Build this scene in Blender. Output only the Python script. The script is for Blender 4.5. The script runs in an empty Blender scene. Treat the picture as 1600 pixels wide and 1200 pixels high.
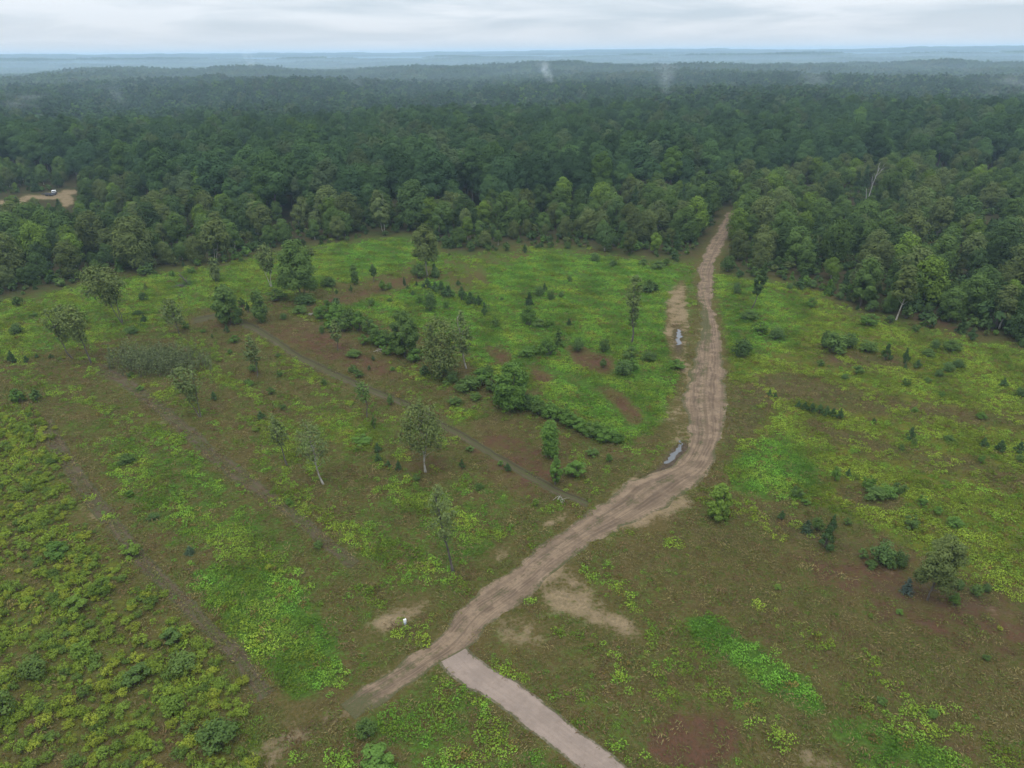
import bpy, math, random
import numpy as np
from mathutils import Vector

# ------------------------------------------------------------------ camera, sky, sun, exposure
R_ = math.radians
SC = bpy.context.scene
COL = SC.collection
F = 1142.0                       # focal length in pixels of the 1600 px wide picture
CAM = np.array([0.0, 0.0, 60.0])
PITCH, ROLL = R_(24.35), R_(-0.5)

cam_d = bpy.data.cameras.new('camera')
cam_d.sensor_width = 36.0
cam_d.lens = 36.0 * F / 1600.0
cam_d.clip_start, cam_d.clip_end = 0.5, 60000.0
cam_o = bpy.data.objects.new('camera', cam_d)
COL.objects.link(cam_o)
th = math.pi / 2 - PITCH
_rx = np.array([[1, 0, 0], [0, math.cos(th), -math.sin(th)], [0, math.sin(th), math.cos(th)]])
_rz = np.array([[math.cos(ROLL), -math.sin(ROLL), 0], [math.sin(ROLL), math.cos(ROLL), 0], [0, 0, 1]])
CM = _rx @ _rz
from mathutils import Matrix
cam_o.matrix_world = Matrix.Translation(Vector(CAM)) @ Matrix(CM.tolist()).to_4x4()
SC.camera = cam_o

SUN_EL, SUN_AZ = 68.0, 200.0      # degrees; azimuth clockwise from +Y
sun_d = bpy.data.lights.new('sun', 'SUN')
sun_d.energy = 1.5
sun_d.angle = R_(35)
sun_d.color = (1.0, 0.97, 0.92)
sun_o = bpy.data.objects.new('sun', sun_d)
COL.objects.link(sun_o)
_sd = Vector((math.sin(R_(SUN_AZ)) * math.cos(R_(SUN_EL)), math.cos(R_(SUN_AZ)) * math.cos(R_(SUN_EL)), math.sin(R_(SUN_EL))))
sun_o.rotation_euler = _sd.to_track_quat('Z', 'Y').to_euler()
sun_o.location = (0, 0, 300)

W = bpy.data.worlds.new('World')
SC.world = W
W.use_nodes = True
def build_world():
    nt = W.node_tree; N = nt.nodes; L = nt.links
    N.clear()
    out = N.new('ShaderNodeOutputWorld')
    sky = N.new('ShaderNodeTexSky'); sky.sky_type = 'NISHITA'; sky.sun_disc = False
    sky.sun_elevation = R_(SUN_EL); sky.sun_rotation = R_(SUN_AZ); sky.dust_density = 3.0
    b1 = N.new('ShaderNodeBackground'); b1.inputs[1].default_value = 0.10
    L.new(sky.outputs[0], b1.inputs[0])
    tc = N.new('ShaderNodeTexCoord'); sp = N.new('ShaderNodeSeparateXYZ')
    L.new(tc.outputs['Generated'], sp.inputs[0])
    def math_(op, a, b=None, clamp=False):
        m = N.new('ShaderNodeMath'); m.operation = op; m.use_clamp = clamp
        for k, x in enumerate((a, b)):
            if x is None: continue
            if isinstance(x, (int, float)): m.inputs[k].default_value = x
            else: L.new(x, m.inputs[k])
        return m.outputs[0]
    z = math_('MAXIMUM', sp.outputs[2], 0.0)
    zz = math_('ADD', z, 0.10)
    cx = math_('DIVIDE', sp.outputs[0], zz); cy = math_('DIVIDE', sp.outputs[1], zz)
    cv = N.new('ShaderNodeCombineXYZ'); L.new(cx, cv.inputs[0]); L.new(cy, cv.inputs[1])
    n1 = N.new('ShaderNodeTexNoise'); n1.inputs['Scale'].default_value = 0.55; n1.inputs['Detail'].default_value = 6; n1.inputs['Roughness'].default_value = 0.52
    n1.inputs['Distortion'].default_value = 0.4
    L.new(cv.outputs[0], n1.inputs['Vector'])
    rp = N.new('ShaderNodeValToRGB')
    rp.color_ramp.elements[0].position = 0.40; rp.color_ramp.elements[0].color = (0.56, 0.635, 0.70, 1)
    rp.color_ramp.elements[1].position = 0.60; rp.color_ramp.elements[1].color = (0.78, 0.82, 0.865, 1)
    L.new(n1.outputs[0], rp.inputs[0])
    # bright band low over the horizon
    hb = math_('SUBTRACT', 1.0, math_('MULTIPLY', z, 24.0), True)
    mx = N.new('ShaderNodeMix'); mx.data_type = 'RGBA'
    L.new(math_('MULTIPLY', hb, 0.85), mx.inputs[0]); L.new(rp.outputs[0], mx.inputs[6]); mx.inputs[7].default_value = (0.86, 0.84, 0.84, 1)
    # overcast dome: brighter towards the zenith
    gain = math_('ADD', 1.0, math_('MULTIPLY', math_('POWER', z, 0.8), 2.1))
    b2 = N.new('ShaderNodeBackground')
    L.new(mx.outputs[2], b2.inputs[0]); L.new(gain, b2.inputs[1])
    ms = N.new('ShaderNodeMixShader'); ms.inputs[0].default_value = 0.93
    L.new(b1.outputs[0], ms.inputs[1]); L.new(b2.outputs[0], ms.inputs[2])
    L.new(ms.outputs[0], out.inputs[0])
build_world()

SC.view_settings.view_transform = 'Standard'
SC.view_settings.look = 'None'
SC.view_settings.exposure = 0.0
SC.view_settings.gamma = 1.0
SC.view_settings.use_curve_mapping = False
SC.render.engine = 'CYCLES'
cy = SC.cycles
cy.max_bounces = 6; cy.diffuse_bounces = 3; cy.glossy_bounces = 2; cy.transmission_bounces = 2; cy.volume_bounces = 1
cy.transparent_max_bounces = 6
cy.use_denoising = True
cy.denoiser = 'OPENIMAGEDENOISE'; cy.denoising_input_passes = 'RGB_ALBEDO_NORMAL'; cy.denoising_prefilter = 'ACCURATE'
cy.use_adaptive_sampling = True
cy.adaptive_threshold = 0.02
cy.volume_step_rate = 4.0
cy.caustics_reflective = False; cy.caustics_refractive = False

# ------------------------------------------------------------------ projection and terrain
def smooth(a, b, x):
    t = np.clip((np.asarray(x, float) - a) / (b - a), 0, 1)
    return t * t * (3 - 2 * t)

_rs = np.random.RandomState(11)
def _waves(n, lo, hi):
    lam = np.exp(_rs.uniform(math.log(lo), math.log(hi), n)); an = _rs.uniform(0, 2 * math.pi, n)
    return np.cos(an) * 2 * math.pi / lam, np.sin(an) * 2 * math.pi / lam, _rs.uniform(0, 6.28, n)
_wa, _wb, _wc, _wd = _waves(7, 26, 70), _waves(7, 230, 420), _waves(8, 480, 1100), _waves(9, 1500, 4500)
def _sum(w, x, y):
    s = 0
    for a, b, c in zip(*w): s = s + np.sin(a * x + b * y + c)
    return s / math.sqrt(len(w[0]))
def hz(x, y):
    x = np.asarray(x, float); y = np.asarray(y, float)
    d = np.hypot(x, y)
    z = 0.16 * _sum(_wa, x, y)
    z = z + smooth(400, 760, d) * (3.6 * _sum(_wb, x, y) + 5.0 * _sum(_wc, x, y))
    z = z + 6.5 * smooth(1250, 1900, d) * (1 - smooth(2050, 2700, d))            # wooded ridge about 2 km off
    z = z - 15.0 * smooth(2100, 2800, d) * (1 - smooth(3300, 4600, d))             # valley behind it
    z = z + smooth(3300, 5200, d) * (12.0 + 9.0 * _sum(_wd, x, y) + 6.0 * _sum(_wc, x * .6, y * .6)) * (1 - 0.4 * smooth(5600, 7000, d))
    z = z + smooth(7000, 9600, d) * (46.0 + 7.0 * _sum(_wd, x * .7, y * .7))
    return np.minimum(z, 74.0)

def proj(P):
    P = np.atleast_2d(np.asarray(P, float))
    c = (P - CAM) @ CM
    dz = np.where(-c[:, 2] > 0.5, -c[:, 2], 0.5)
    return 800 + F * c[:, 0] / dz, 600 - F * c[:, 1] / dz, -c[:, 2]

def ground(u, v):
    """points of the picture -> points of the terrain"""
    u = np.atleast_1d(np.asarray(u, float)); v = np.atleast_1d(np.asarray(v, float))
    d = np.stack([(u - 800) / F, (600 - v) / F, -np.ones_like(u)], 1) @ CM.T
    z = np.zeros_like(u)
    for _ in range(6):
        t = (z - 60.0) / np.minimum(d[:, 2], -1e-3)
        P = CAM + d * t[:, None]
        z = hz(P[:, 0], P[:, 1])
    P[:, 2] = z
    return P

def height_for(P, vtop):
    """height over P whose top lies on picture row vtop"""
    lo, hi = 0.0, 60.0
    for _ in range(40):
        m = (lo + hi) / 2
        if proj(P + np.array([0, 0, m]))[1][0] > vtop: lo = m
        else: hi = m
    return lo

# ------------------------------------------------------------------ cover maps, digitised from the photograph
CELL, U0, V0, NU, NV = 4.0, -800, 240, 800, 300
_gu = U0 + CELL * (np.arange(NU) + .5); _gv = V0 + CELL * (np.arange(NV) + .5)
GU, GV = np.meshgrid(_gu, _gv)
def inside(poly, u, v):
    r = np.zeros(np.shape(u), bool); n = len(poly)
    for i in range(n):
        x1, y1 = poly[i]; x2, y2 = poly[(i + 1) % n]
        if y1 == y2: continue
        c = ((y1 > v) != (y2 > v)) & (u < (x2 - x1) * (v - y1) / (y2 - y1) + x1)
        r ^= c
    return r
def blur(a, px):
    k = int(round(px / CELL))
    if k < 1: return a
    for _ in range(2):
        for ax in (0, 1):
            p = np.pad(a, [(k + 1, k) if i == ax else (0, 0) for i in (0, 1)], mode='edge')
            c = np.cumsum(p, ax); n = a.shape[ax]
            a = (np.take(c, np.arange(2 * k + 1, 2 * k + 1 + n), ax) - np.take(c, np.arange(0, n), ax)) / (2 * k + 1)
    return a
def line_poly(pts, w):
    pts = np.array(pts, float); t = np.gradient(pts, axis=0); t /= np.linalg.norm(t, axis=1)[:, None]
    n = np.stack([-t[:, 1], t[:, 0]], 1)
    ww = np.broadcast_to(np.asarray(w, float), (len(pts),))[:, None] / 2
    return [tuple(p) for p in np.vstack([pts + n * ww, (pts - n * ww)[::-1]])]
def ell(cu, cv, a, b):
    return [(cu + a * math.cos(t), cv + b * math.sin(t)) for t in np.linspace(0, 2 * math.pi, 24, endpoint=False)]

MEADOW = [(-900, 620), (-300, 520), (0, 470), (60, 458), (100, 448), (150, 434), (215, 424), (330, 412), (420, 392), (520, 376), (600, 364), (640, 362), (690, 388), (720, 398),
          (800, 384), (830, 382), (900, 386), (960, 398), (1040, 404), (1085, 406), (1105, 380), (1122, 352), (1136, 330), (1158, 330), (1152, 352), (1132, 400), (1130, 425), (1180, 432), (1230, 436), (1290, 456),
          (1350, 486), (1440, 500), (1520, 520), (1600, 536), (1900, 600), (2400, 720), (2400, 1500), (-900, 1500)]
TALL = [(-1200, 252), (-200, 258), (0, 268), (180, 290), (290, 345), (420, 348), (600, 346), (700, 338), (850, 326), (1000, 318), (1100, 312), (1150, 296), (1250, 284), (1400, 276), (1600, 272), (1900, 268), (2800, 262)]
# left and right edge of the dirt track, row by row
ROAD = [((1134, 332), (1149, 332)), ((1127, 352), (1149, 352)), ((1110, 375), (1137, 375)), ((1099, 400), (1121, 400)), ((1091, 425), (1113, 425)), ((1089, 450), (1111, 450)),
        ((1094, 475), (1116, 475)), ((1096, 500), (1124, 500)), ((1090, 525), (1128, 525)), ((1083, 550), (1131, 550)), ((1077, 575), (1132, 575)), ((1070, 600), (1134, 600)),
        ((1067, 630), (1135, 630)), ((1074, 655), (1135, 655)), ((1080, 680), (1132, 680)), ((1074, 705), (1122, 705)), ((1058, 728), (1110, 730)), ((1018, 742), (1090, 752)), ((982, 752), (1066, 775)),
        ((962, 775), (1026, 797)), ((924, 800), (978, 826)), ((895, 822), (948, 838)), ((855, 850), (920, 852)), ((822, 873), (884, 878)), ((796, 900), (848, 908)), ((752, 925), (815, 935)),
        ((722, 948), (775, 958)), ((702, 972), (750, 982)), ((680, 998), (733, 1008)), ((662, 1010), (712, 1026)), ((640, 1022), (688, 1040)), ((620, 1036), (655, 1062)), ((596, 1052), (625, 1080)), ((568, 1072), (590, 1100)), ((536, 1094), (560, 1118)), ((522, 1108), (540, 1126))]
DRIVE = [((668, 1006), (712, 1002)), ((676, 1018), (735, 1014)), ((687, 1030), (750, 1028)), ((689, 1046), (764, 1038)), ((720, 1072), (783, 1050)), ((742, 1086), (805, 1067)), ((772, 1101), (838, 1092)), ((800, 1124), (880, 1120)), ((845, 1153), (915, 1150)),
         ((876, 1180), (950, 1175)), ((905, 1202), (985, 1200)), ((990, 1270), (1085, 1265)), ((1090, 1340), (1195, 1335))]
_roadpoly = [l for l, r in ROAD] + [r for l, r in ROAD][::-1]
_drivepoly = [l for l, r in DRIVE] + [r for l, r in DRIVE][::-1]
TRACK_A = [(300, 502), (345, 492), (400, 513), (470, 560), (560, 602), (640, 635), (720, 680), (800, 728), (870, 768), (925, 790)]

MAPS = {}
def layer(ch, val, poly, soft=10, mode='set'):
    m = blur(inside(poly, GU, GV).astype(float), soft)
    a = MAPS.setdefault(ch, np.zeros((NV, NU)))
    if mode == 'set': MAPS[ch] = a * (1 - m) + val * m
    else: MAPS[ch] = np.clip(a + val * m, 0, 1.2)
MAPS['green'] = np.full((NV, NU), 0.40); MAPS['yellow'] = np.full((NV, NU), 0.25)
G = lambda *a, **k: layer('green', *a, **k)
Y = lambda *a, **k: layer('yellow', *a, **k)
RD = lambda *a, **k: layer('red', *a, **k)
SA = lambda *a, **k: layer('sand', *a, **k)
DK = lambda *a, **k: layer('dark', *a, **k)
# upper left meadow, middle meadow, right meadow
P = [(-600, 640), (0, 472), (100, 452), (220, 430), (330, 416), (420, 396), (520, 380), (640, 366), (650, 415), (560, 440), (500, 450), (430, 468), (350, 478), (310, 500), (240, 522), (150, 535), (0, 562), (-600, 700)]
G(.86, P, 10); Y(.5, P, 12)
Y(.15, [(520, 380), (640, 366), (650, 415), (540, 420)], 10)
P = [(500, 478), (560, 462), (640, 445), (700, 425), (760, 410), (850, 394), (960, 402), (1075, 425), (1086, 455), (1070, 500), (1050, 520), (1068, 570), (1050, 620), (1030, 660), (985, 690), (930, 680), (880, 640), (840, 600), (760, 590), (740, 560), (680, 520), (600, 500)]
G(.92, P, 8); Y(.25, P, 10)
P = [(1112, 430), (1180, 436), (1260, 445), (1330, 488), (1450, 510), (1600, 548), (2300, 720), (2300, 1250), (1700, 1010), (1600, 950), (1480, 880), (1400, 850), (1300, 800), (1230, 778), (1140, 765), (1150, 690), (1142, 600), (1134, 540)]
G(.86, P, 10); Y(.72, P, 12)
G(.95, [(1150, 700), (1230, 680), (1290, 740), (1250, 785), (1150, 768)], 8); Y(.2, [(1150, 700), (1230, 680), (1290, 740), (1250, 785), (1150, 768)], 8)
G(.9, [(1112, 432), (1180, 440), (1260, 470), (1250, 540), (1140, 560)], 10); Y(.3, [(1112, 432), (1180, 440), (1260, 470), (1250, 540), (1140, 560)], 10)
for q, g in (([(1140, 600), (1230, 578), (1400, 622), (1600, 650), (1900, 700), (1900, 740), (1600, 672), (1400, 654), (1250, 628), (1140, 648)], .3),
             ([(1250, 650), (1420, 698), (1560, 728), (1700, 760), (1700, 790), (1500, 742), (1350, 708), (1250, 675)], .3),
             ([(1250, 540), (1400, 556), (1430, 574), (1300, 568)], .25), ([(1310, 752), (1420, 782), (1400, 804), (1310, 790)], .3),
             ([(1130, 640), (1225, 625), (1175, 690), (1120, 735)], .35), ([(1190, 790), (1290, 815), (1380, 870), (1330, 880), (1200, 830)], .25), ([(1330, 905), (1500, 900), (1600, 960), (1420, 960)], .2)):
    G(g, q, 8); DK(.5, q, 8)
# lower left shrubland and patches
P = [(-700, 620), (60, 640), (110, 715), (110, 790), (200, 880), (300, 980), (385, 1080), (400, 1500), (-700, 1500)]
G(.52, P, 14); layer('shrub', .9, P, 16); Y(.55, P, 20)
P = [(300, 892), (420, 870), (490, 950), (540, 1010), (530, 1070), (470, 1100), (420, 1050), (340, 970)]
G(.96, P, 10); Y(.3, P, 12)
G(.62, [(160, 700), (250, 640), (420, 760), (520, 850), (480, 900), (420, 860), (320, 880), (250, 830), (170, 770)], 16)
G(.6, [(520, 880), (560, 800), (640, 740), (740, 720), (820, 770), (850, 792), (780, 850), (700, 900), (640, 930), (560, 930)], 16)
P = [(400, 650), (600, 640), (610, 700), (480, 720), (420, 700)]
G(.6, P, 12); Y(.5, P, 12)
P = [(690, 640), (760, 628), (752, 665), (700, 662)]
G(.8, P, 6); Y(.5, P, 6)
P = [(500, 650), (600, 670), (580, 690), (500, 680)]
G(.85, P, 6); Y(.6, P, 6)
P = [(1070, 965), (1112, 960), (1190, 1015), (1260, 1068), (1290, 1108), (1270, 1120), (1180, 1066), (1090, 1004)]
G(1.05, P, 5); Y(.02, P, 6)
P = [(1280, 1110), (1400, 1132), (1500, 1180), (1600, 1260), (1640, 1400), (1440, 1300), (1330, 1185)]
G(.8, P, 10); Y(.15, P, 10)
P = [(560, 1115), (620, 1088), (690, 1062), (760, 1110), (880, 1215), (1000, 1400), (400, 1400), (500, 1200)]
G(.58, P, 10); Y(.12, P, 10)
G(.5, [(530, 1045), (640, 985), (680, 985), (600, 1040), (540, 1090)], 8)
G(.45, [(820, 1080), (930, 1060), (1050, 1120), (1000, 1180), (950, 1160)], 14)
G(.14, [(960, 850), (1150, 790), (1300, 830), (1480, 900), (1700, 1000), (1700, 1150), (1500, 1110), (1300, 1060), (1120, 950)], 16)
RD(.42, [(-700, 620), (60, 640), (110, 715), (110, 790), (200, 880), (300, 980), (385, 1080), (400, 1500), (-700, 1500)], 14)
# rusty and bare ground
for q, r, s in ((ell(1085, 1158, 78, 48), 1.0, 7), ([(880, 538), (960, 558), (955, 588), (905, 575)], .9, 4), ([(830, 572), (868, 588), (852, 606), (825, 590)], .9, 4), ([(930, 598), (975, 615), (1010, 655), (985, 662)], .8, 4),
                ([(750, 535), (805, 556), (785, 575)], .8, 5), ([(690, 432), (762, 418), (765, 446), (700, 450)], .7, 6), ([(760, 650), (860, 690), (905, 760), (830, 790), (720, 720)], .75, 14),
                ([(490, 468), (560, 450), (660, 425), (650, 440), (520, 482)], .8, 5), ([(380, 500), (470, 496), (560, 530), (650, 600), (580, 596), (450, 550)], .8, 12), ([(1180, 850), (1400, 860), (1640, 960), (1640, 1060), (1400, 990)], .72, 20),
                ([(1480, 955), (1600, 960), (1620, 1012)], .7, 8), ([(1340, 830), (1500, 905), (1480, 925), (1330, 870)], .5, 8), ([(1260, 555), (1400, 560), (1420, 572), (1300, 568)], .8, 5), ([(640, 690), (720, 720), (690, 760), (620, 720)], .7, 12),
                ([(300, 490), (400, 500), (370, 530), (290, 515)], .6, 8), ([(1420, 480), (1560, 520), (1540, 530), (1420, 500)], .8, 5), ([(1280, 440), (1340, 470), (1310, 470), (1260, 448)], .7, 5), ([(1465, 1140), (1560, 1180), (1540, 1200), (1460, 1160)], .7, 6),
                ([(700, 560), (780, 600), (760, 620), (690, 580)], .6, 6), ([(20, 900), (60, 910), (50, 940)], .5, 6), ([(40, 1120), (80, 1120), (70, 1160), (35, 1150)], .8, 6)):
    RD(r, q, s); G(.12 if r > .7 else .25, q, s)
for q, r, s in (([(985, 748), (1010, 738), (1045, 790), (955, 778)], .8, 5), ([(1000, 792), (1085, 775), (1080, 800), (1000, 832), (980, 815)], .85, 6), ([(840, 818), (892, 795), (885, 812), (850, 826)], 1, 4),
                ([(770, 852), (800, 845), (800, 872), (770, 882)], .7, 4), ([(555, 990), (610, 950), (682, 926), (670, 952), (620, 980), (565, 1002)], .85, 6), ([(830, 898), (900, 880), (935, 930), (1012, 985), (1000, 1012), (930, 980), (850, 950)], .78, 9),
                ([(770, 960), (860, 950), (850, 1025), (780, 1012)], .6, 10), ([(1040, 440), (1072, 460), (1078, 520), (1045, 545), (1042, 500)], .95, 7), ([(1020, 640), (1080, 610), (1085, 690), (1040, 690)], .35, 8), ([(470, 1092), (495, 1115), (430, 1192), (400, 1185), (450, 1122)], .6, 6),
                ([(1535, 945), (1600, 960), (1592, 982), (1530, 957)], .6, 5), ([(118, 795), (150, 800), (152, 816), (124, 806)], .8, 3), ([(380, 754), (420, 757), (415, 768), (380, 766)], .8, 3), ([(1240, 1155), (1330, 1190), (1340, 1240), (1230, 1195)], .6, 6),
                ([(850, 415), (940, 420), (930, 440), (850, 436)], .35, 8), ([(1385, 885), (1400, 892), (1392, 902), (1380, 895)], .8, 3), ([(1540, 1080), (1560, 1078), (1558, 1092), (1540, 1090)], .5, 4), ([(150, 575), (220, 588), (240, 620), (190, 610)], .35, 8),
                ([(215, 650), (290, 664), (280, 672), (220, 662)], .5, 4), ([(490, 1000), (540, 1010), (560, 1060), (500, 1050)], .3, 8)):
    SA(r, q, s)
G(.75, [(640, 364), (690, 390), (760, 392), (850, 384), (960, 398), (1085, 408), (1085, 430), (960, 410), (850, 400), (760, 418), (650, 424)], 6)
SA(.7, _roadpoly, 12, mode='add'); G(.25, _roadpoly, 8)
SA(1, [(-60, 326), (5, 312), (40, 305), (68, 303), (96, 298), (126, 294), (128, 300), (112, 304), (118, 318), (100, 326), (92, 312), (45, 312), (40, 320), (10, 321)], 2)
SA(.7, [(1470, 335), (1540, 345), (1530, 352), (1470, 345)], 4)
WET = [(992, 752), (1030, 728), (1050, 700), (1072, 684), (1080, 700), (1066, 728), (1050, 745), (1005, 762)]
WETS = [WET]; SA(0, WET, 4); DK(1.1, WET, 5); G(.1, WET, 5)
SA(.85, line_poly([(1068, 438), (1056, 480), (1056, 520), (1064, 560), (1078, 592)], [10, 24, 30, 22, 14]), 5); DK(.7, line_poly([(1062, 470), (1057, 500), (1060, 560)], 9), 4); G(.1, line_poly([(1068, 438), (1056, 480), (1056, 520), (1064, 560), (1078, 592)], [10, 24, 30, 22, 14]), 5)
SA(.6, [(1040, 628), (1072, 600), (1078, 690), (1050, 700)], 6)
WET = ell(1060, 533, 10, 24)
WETS.append(WET); SA(.15, WET, 4); DK(.9, WET, 5); G(.1, WET, 5)
SA(.75, line_poly([(560, 1104), (500, 1128), (440, 1175), (390, 1250)], [20, 14, 12, 12]), 6); SA(.6, line_poly([(545, 1090), (480, 1095), (430, 1150), (380, 1200)], 8), 5)
layer('red', 0, WET, 4)
for pts, w, d in ((TRACK_A, 13, .55), ([(110, 562), (190, 585), (330, 705), (400, 762), (480, 822), (570, 895)], 26, .5), ([(60, 640), (130, 770), (210, 870), (300, 960), (370, 1030), (420, 1100)], 26, .55),
                  ([(-60, 590), (20, 572), (110, 558), (200, 532), (310, 500)], 10, .55), ([(400, 1240), (440, 1160), (540, 1116)], 34, .45), ([(430, 470), (560, 448), (680, 425), (830, 395)], 9, .35)):
    q = line_poly(pts, w); DK(d, q, 6); G(.22, q, 6)
for s in (-1, 1):
    q = line_poly([(u, v + s * 3.2) for u, v in TRACK_A], 2.4); DK(1.0 if s < 0 else .4, q, 0)
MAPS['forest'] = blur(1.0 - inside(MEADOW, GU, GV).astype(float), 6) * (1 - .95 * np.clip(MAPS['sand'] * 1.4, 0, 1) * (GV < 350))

def cover(ch, u, v):
    a = MAPS[ch]
    x = np.clip((u - U0) / CELL - .5, 0, NU - 1.001); y = np.clip((v - V0) / CELL - .5, 0, NV - 1.001)
    i = x.astype(int); j = y.astype(int); fx = x - i; fy = y - j
    return (a[j, i] * (1 - fx) + a[j, i + 1] * fx) * (1 - fy) + (a[j + 1, i] * (1 - fx) + a[j + 1, i + 1] * fx) * fy

# ------------------------------------------------------------------ helpers
def mesh_obj(name, V, Fc, mat=None, parent=None, attrs=None, link=True, smooth_=False):
    """V (n,3), Fc (m,k) index array (or list of such arrays with equal or different k)"""
    me = bpy.data.meshes.new(name)
    Fl = Fc if isinstance(Fc, list) else [Fc]
    mi = None
    if isinstance(mat, list): mi = [np.full(len(f), i) for i, f in enumerate(Fl)]
    V = np.asarray(V, np.float32)
    me.vertices.add(len(V)); me.vertices.foreach_set('co', V.ravel())
    loops = np.concatenate([np.asarray(f, np.int32).ravel() for f in Fl])
    tot = np.concatenate([np.full(len(f), np.shape(f)[1], np.int32) for f in Fl])
    start = np.concatenate([[0], np.cumsum(tot)[:-1]]).astype(np.int32)
    me.loops.add(len(loops)); me.loops.foreach_set('vertex_index', loops)
    me.polygons.add(len(tot)); me.polygons.foreach_set('loop_start', start); me.polygons.foreach_set('loop_total', tot)
    if mi is not None: me.polygons.foreach_set('material_index', np.concatenate(mi).astype(np.int32))
    if smooth_: me.polygons.foreach_set('use_smooth', np.ones(len(tot), bool))
    for k, a in (attrs or {}).items():
        a = np.asarray(a, np.float32)
        if a.ndim == 1:
            me.attributes.new(k, 'FLOAT', 'POINT').data.foreach_set('value', a)
        elif a.shape[1] == 3:
            me.attributes.new(k, 'FLOAT_VECTOR', 'POINT').data.foreach_set('vector', a.ravel())
    me.update(calc_edges=True)
    for m in (mat if isinstance(mat, list) else [mat]):
        if m: me.materials.append(m)
    o = bpy.data.objects.new(name, me)
    if link: COL.objects.link(o)
    if parent: o.parent = parent
    return o
def tag(o, label=None, cat=None, group=None, kind=None):
    if label: o['label'] = label
    if cat: o['category'] = cat
    if group: o['group'] = group
    if kind: o['kind'] = kind
    return o
def empty(name, loc, rz=0.0):
    o = bpy.data.objects.new(name, None); o.empty_display_size = .5
    o.location = loc; o.rotation_euler = (0, 0, rz); COL.objects.link(o)
    return o

class NB:
    """small node-tree builder"""
    def __init__(s, name):
        s.m = bpy.data.materials.new(name); s.m.use_nodes = True
        s.nt = s.m.node_tree; s.nt.nodes.clear()
        s.out = s.nt.nodes.new('ShaderNodeOutputMaterial')
    def n(s, t, **k):
        x = s.nt.nodes.new(t)
        for a, b in k.items(): setattr(x, a, b)
        return x
    def put(s, sock, v):
        if isinstance(v, bpy.types.NodeSocket): s.nt.links.new(v, sock)
        elif isinstance(v, (int, float)): sock.default_value = v
        else: sock.default_value = tuple(v) + ((1,) if len(v) == 3 and sock.type == 'RGBA' else ())
    def math(s, op, a, b=None, c=None, clamp=False):
        x = s.n('ShaderNodeMath', operation=op, use_clamp=clamp)
        for i, v in enumerate((a, b, c)):
            if v is not None: s.put(x.inputs[i], v)
        return x.outputs[0]
    def mix(s, f, a, b, blend='MIX'):
        x = s.n('ShaderNodeMix', data_type='RGBA', blend_type=blend)
        s.put(x.inputs[0], f); s.put(x.inputs[6], a); s.put(x.inputs[7], b)
        return x.outputs[2]
    def noise(s, vec, scale, detail=3, rough=.55):
        x = s.n('ShaderNodeTexNoise'); s.put(x.inputs['Vector'], vec)
        x.inputs['Scale'].default_value = scale; x.inputs['Detail'].default_value = detail; x.inputs['Roughness'].default_value = rough
        return x.outputs[0]
    def attr(s, name, t='GEOMETRY'):
        return s.n('ShaderNodeAttribute', attribute_name=name, attribute_type=t)
    def ramp(s, f, a, b):
        """smooth step of f from a to b"""
        x = s.n('ShaderNodeMapRange', interpolation_type='SMOOTHSTEP')
        s.put(x.inputs[0], f); x.inputs[1].default_value = a; x.inputs[2].default_value = b
        return x.outputs[0]

def leaf_mat(name, src, trans=.13, contrast=.36):
    b = NB(name)
    if src == 'instancer': col = b.attr('tint', 'INSTANCER').outputs['Vector']
    else: col = b.n('ShaderNodeObjectInfo').outputs['Color']
    var = b.attr('var').outputs['Fac']
    k = b.math('MULTIPLY_ADD', var, contrast, 1.0 - contrast / 2)
    col = b.mix(1.0, col, b.nt.nodes.new('ShaderNodeCombineColor').outputs[0], 'MULTIPLY') if False else col
    sc = b.n('ShaderNodeVectorMath', operation='SCALE'); b.put(sc.inputs[0], col); b.put(sc.inputs[3], k)
    # young leaves lean to yellow
    warm = b.mix(b.math('MULTIPLY', b.ramp(var, .6, 1.0), .15), sc.outputs[0], b.mix(1.0, sc.outputs[0], (1.35, 1.1, .55), 'MULTIPLY'))
    d = b.n('ShaderNodeBsdfDiffuse'); b.put(d.inputs[0], warm)
    t = b.n('ShaderNodeBsdfTranslucent'); b.put(t.inputs[0], warm)
    m = b.n('ShaderNodeMixShader'); m.inputs[0].default_value = trans
    b.nt.links.new(d.outputs[0], m.inputs[1]); b.nt.links.new(t.outputs[0], m.inputs[2])
    b.nt.links.new(m.outputs[0], b.out.inputs[0])
    return b.m
def plain_mat(name, col, rough=.8, noise=None, col2=None, metal=0.0):
    b = NB(name)
    p = b.n('ShaderNodeBsdfPrincipled'); p.inputs['Roughness'].default_value = rough; p.inputs['Metallic'].default_value = metal
    if noise:
        tc = b.n('ShaderNodeTexCoord')
        mp = b.n('ShaderNodeMapping'); b.put(mp.inputs[0], tc.outputs['Object']); mp.inputs[3].default_value = noise[1] if len(noise) > 1 else (1, 1, 1)
        f = b.ramp(b.noise(mp.outputs[0], noise[0], 4), .35, .65)
        b.put(p.inputs['Base Color'], b.mix(f, col, col2))
    else: b.put(p.inputs['Base Color'], col)
    b.nt.links.new(p.outputs[0], b.out.inputs[0])
    return b.m
M_leaf = leaf_mat('leaves', 'object'); M_leaf_i = leaf_mat('leaves_scattered', 'instancer')
M_bark = plain_mat('bark', (.105, .085, .07), .9, (2.5, (1, 1, .3)), (.05, .042, .036))
M_pale = plain_mat('pale_bark', (.34, .315, .275), .85, (2.0, (1, 1, .6)), (.2, .17, .14))
M_white = plain_mat('bleached_wood', (.28, .27, .255), .8, (1.5, (1, 1, .3)), (.22, .2, .18))

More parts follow.
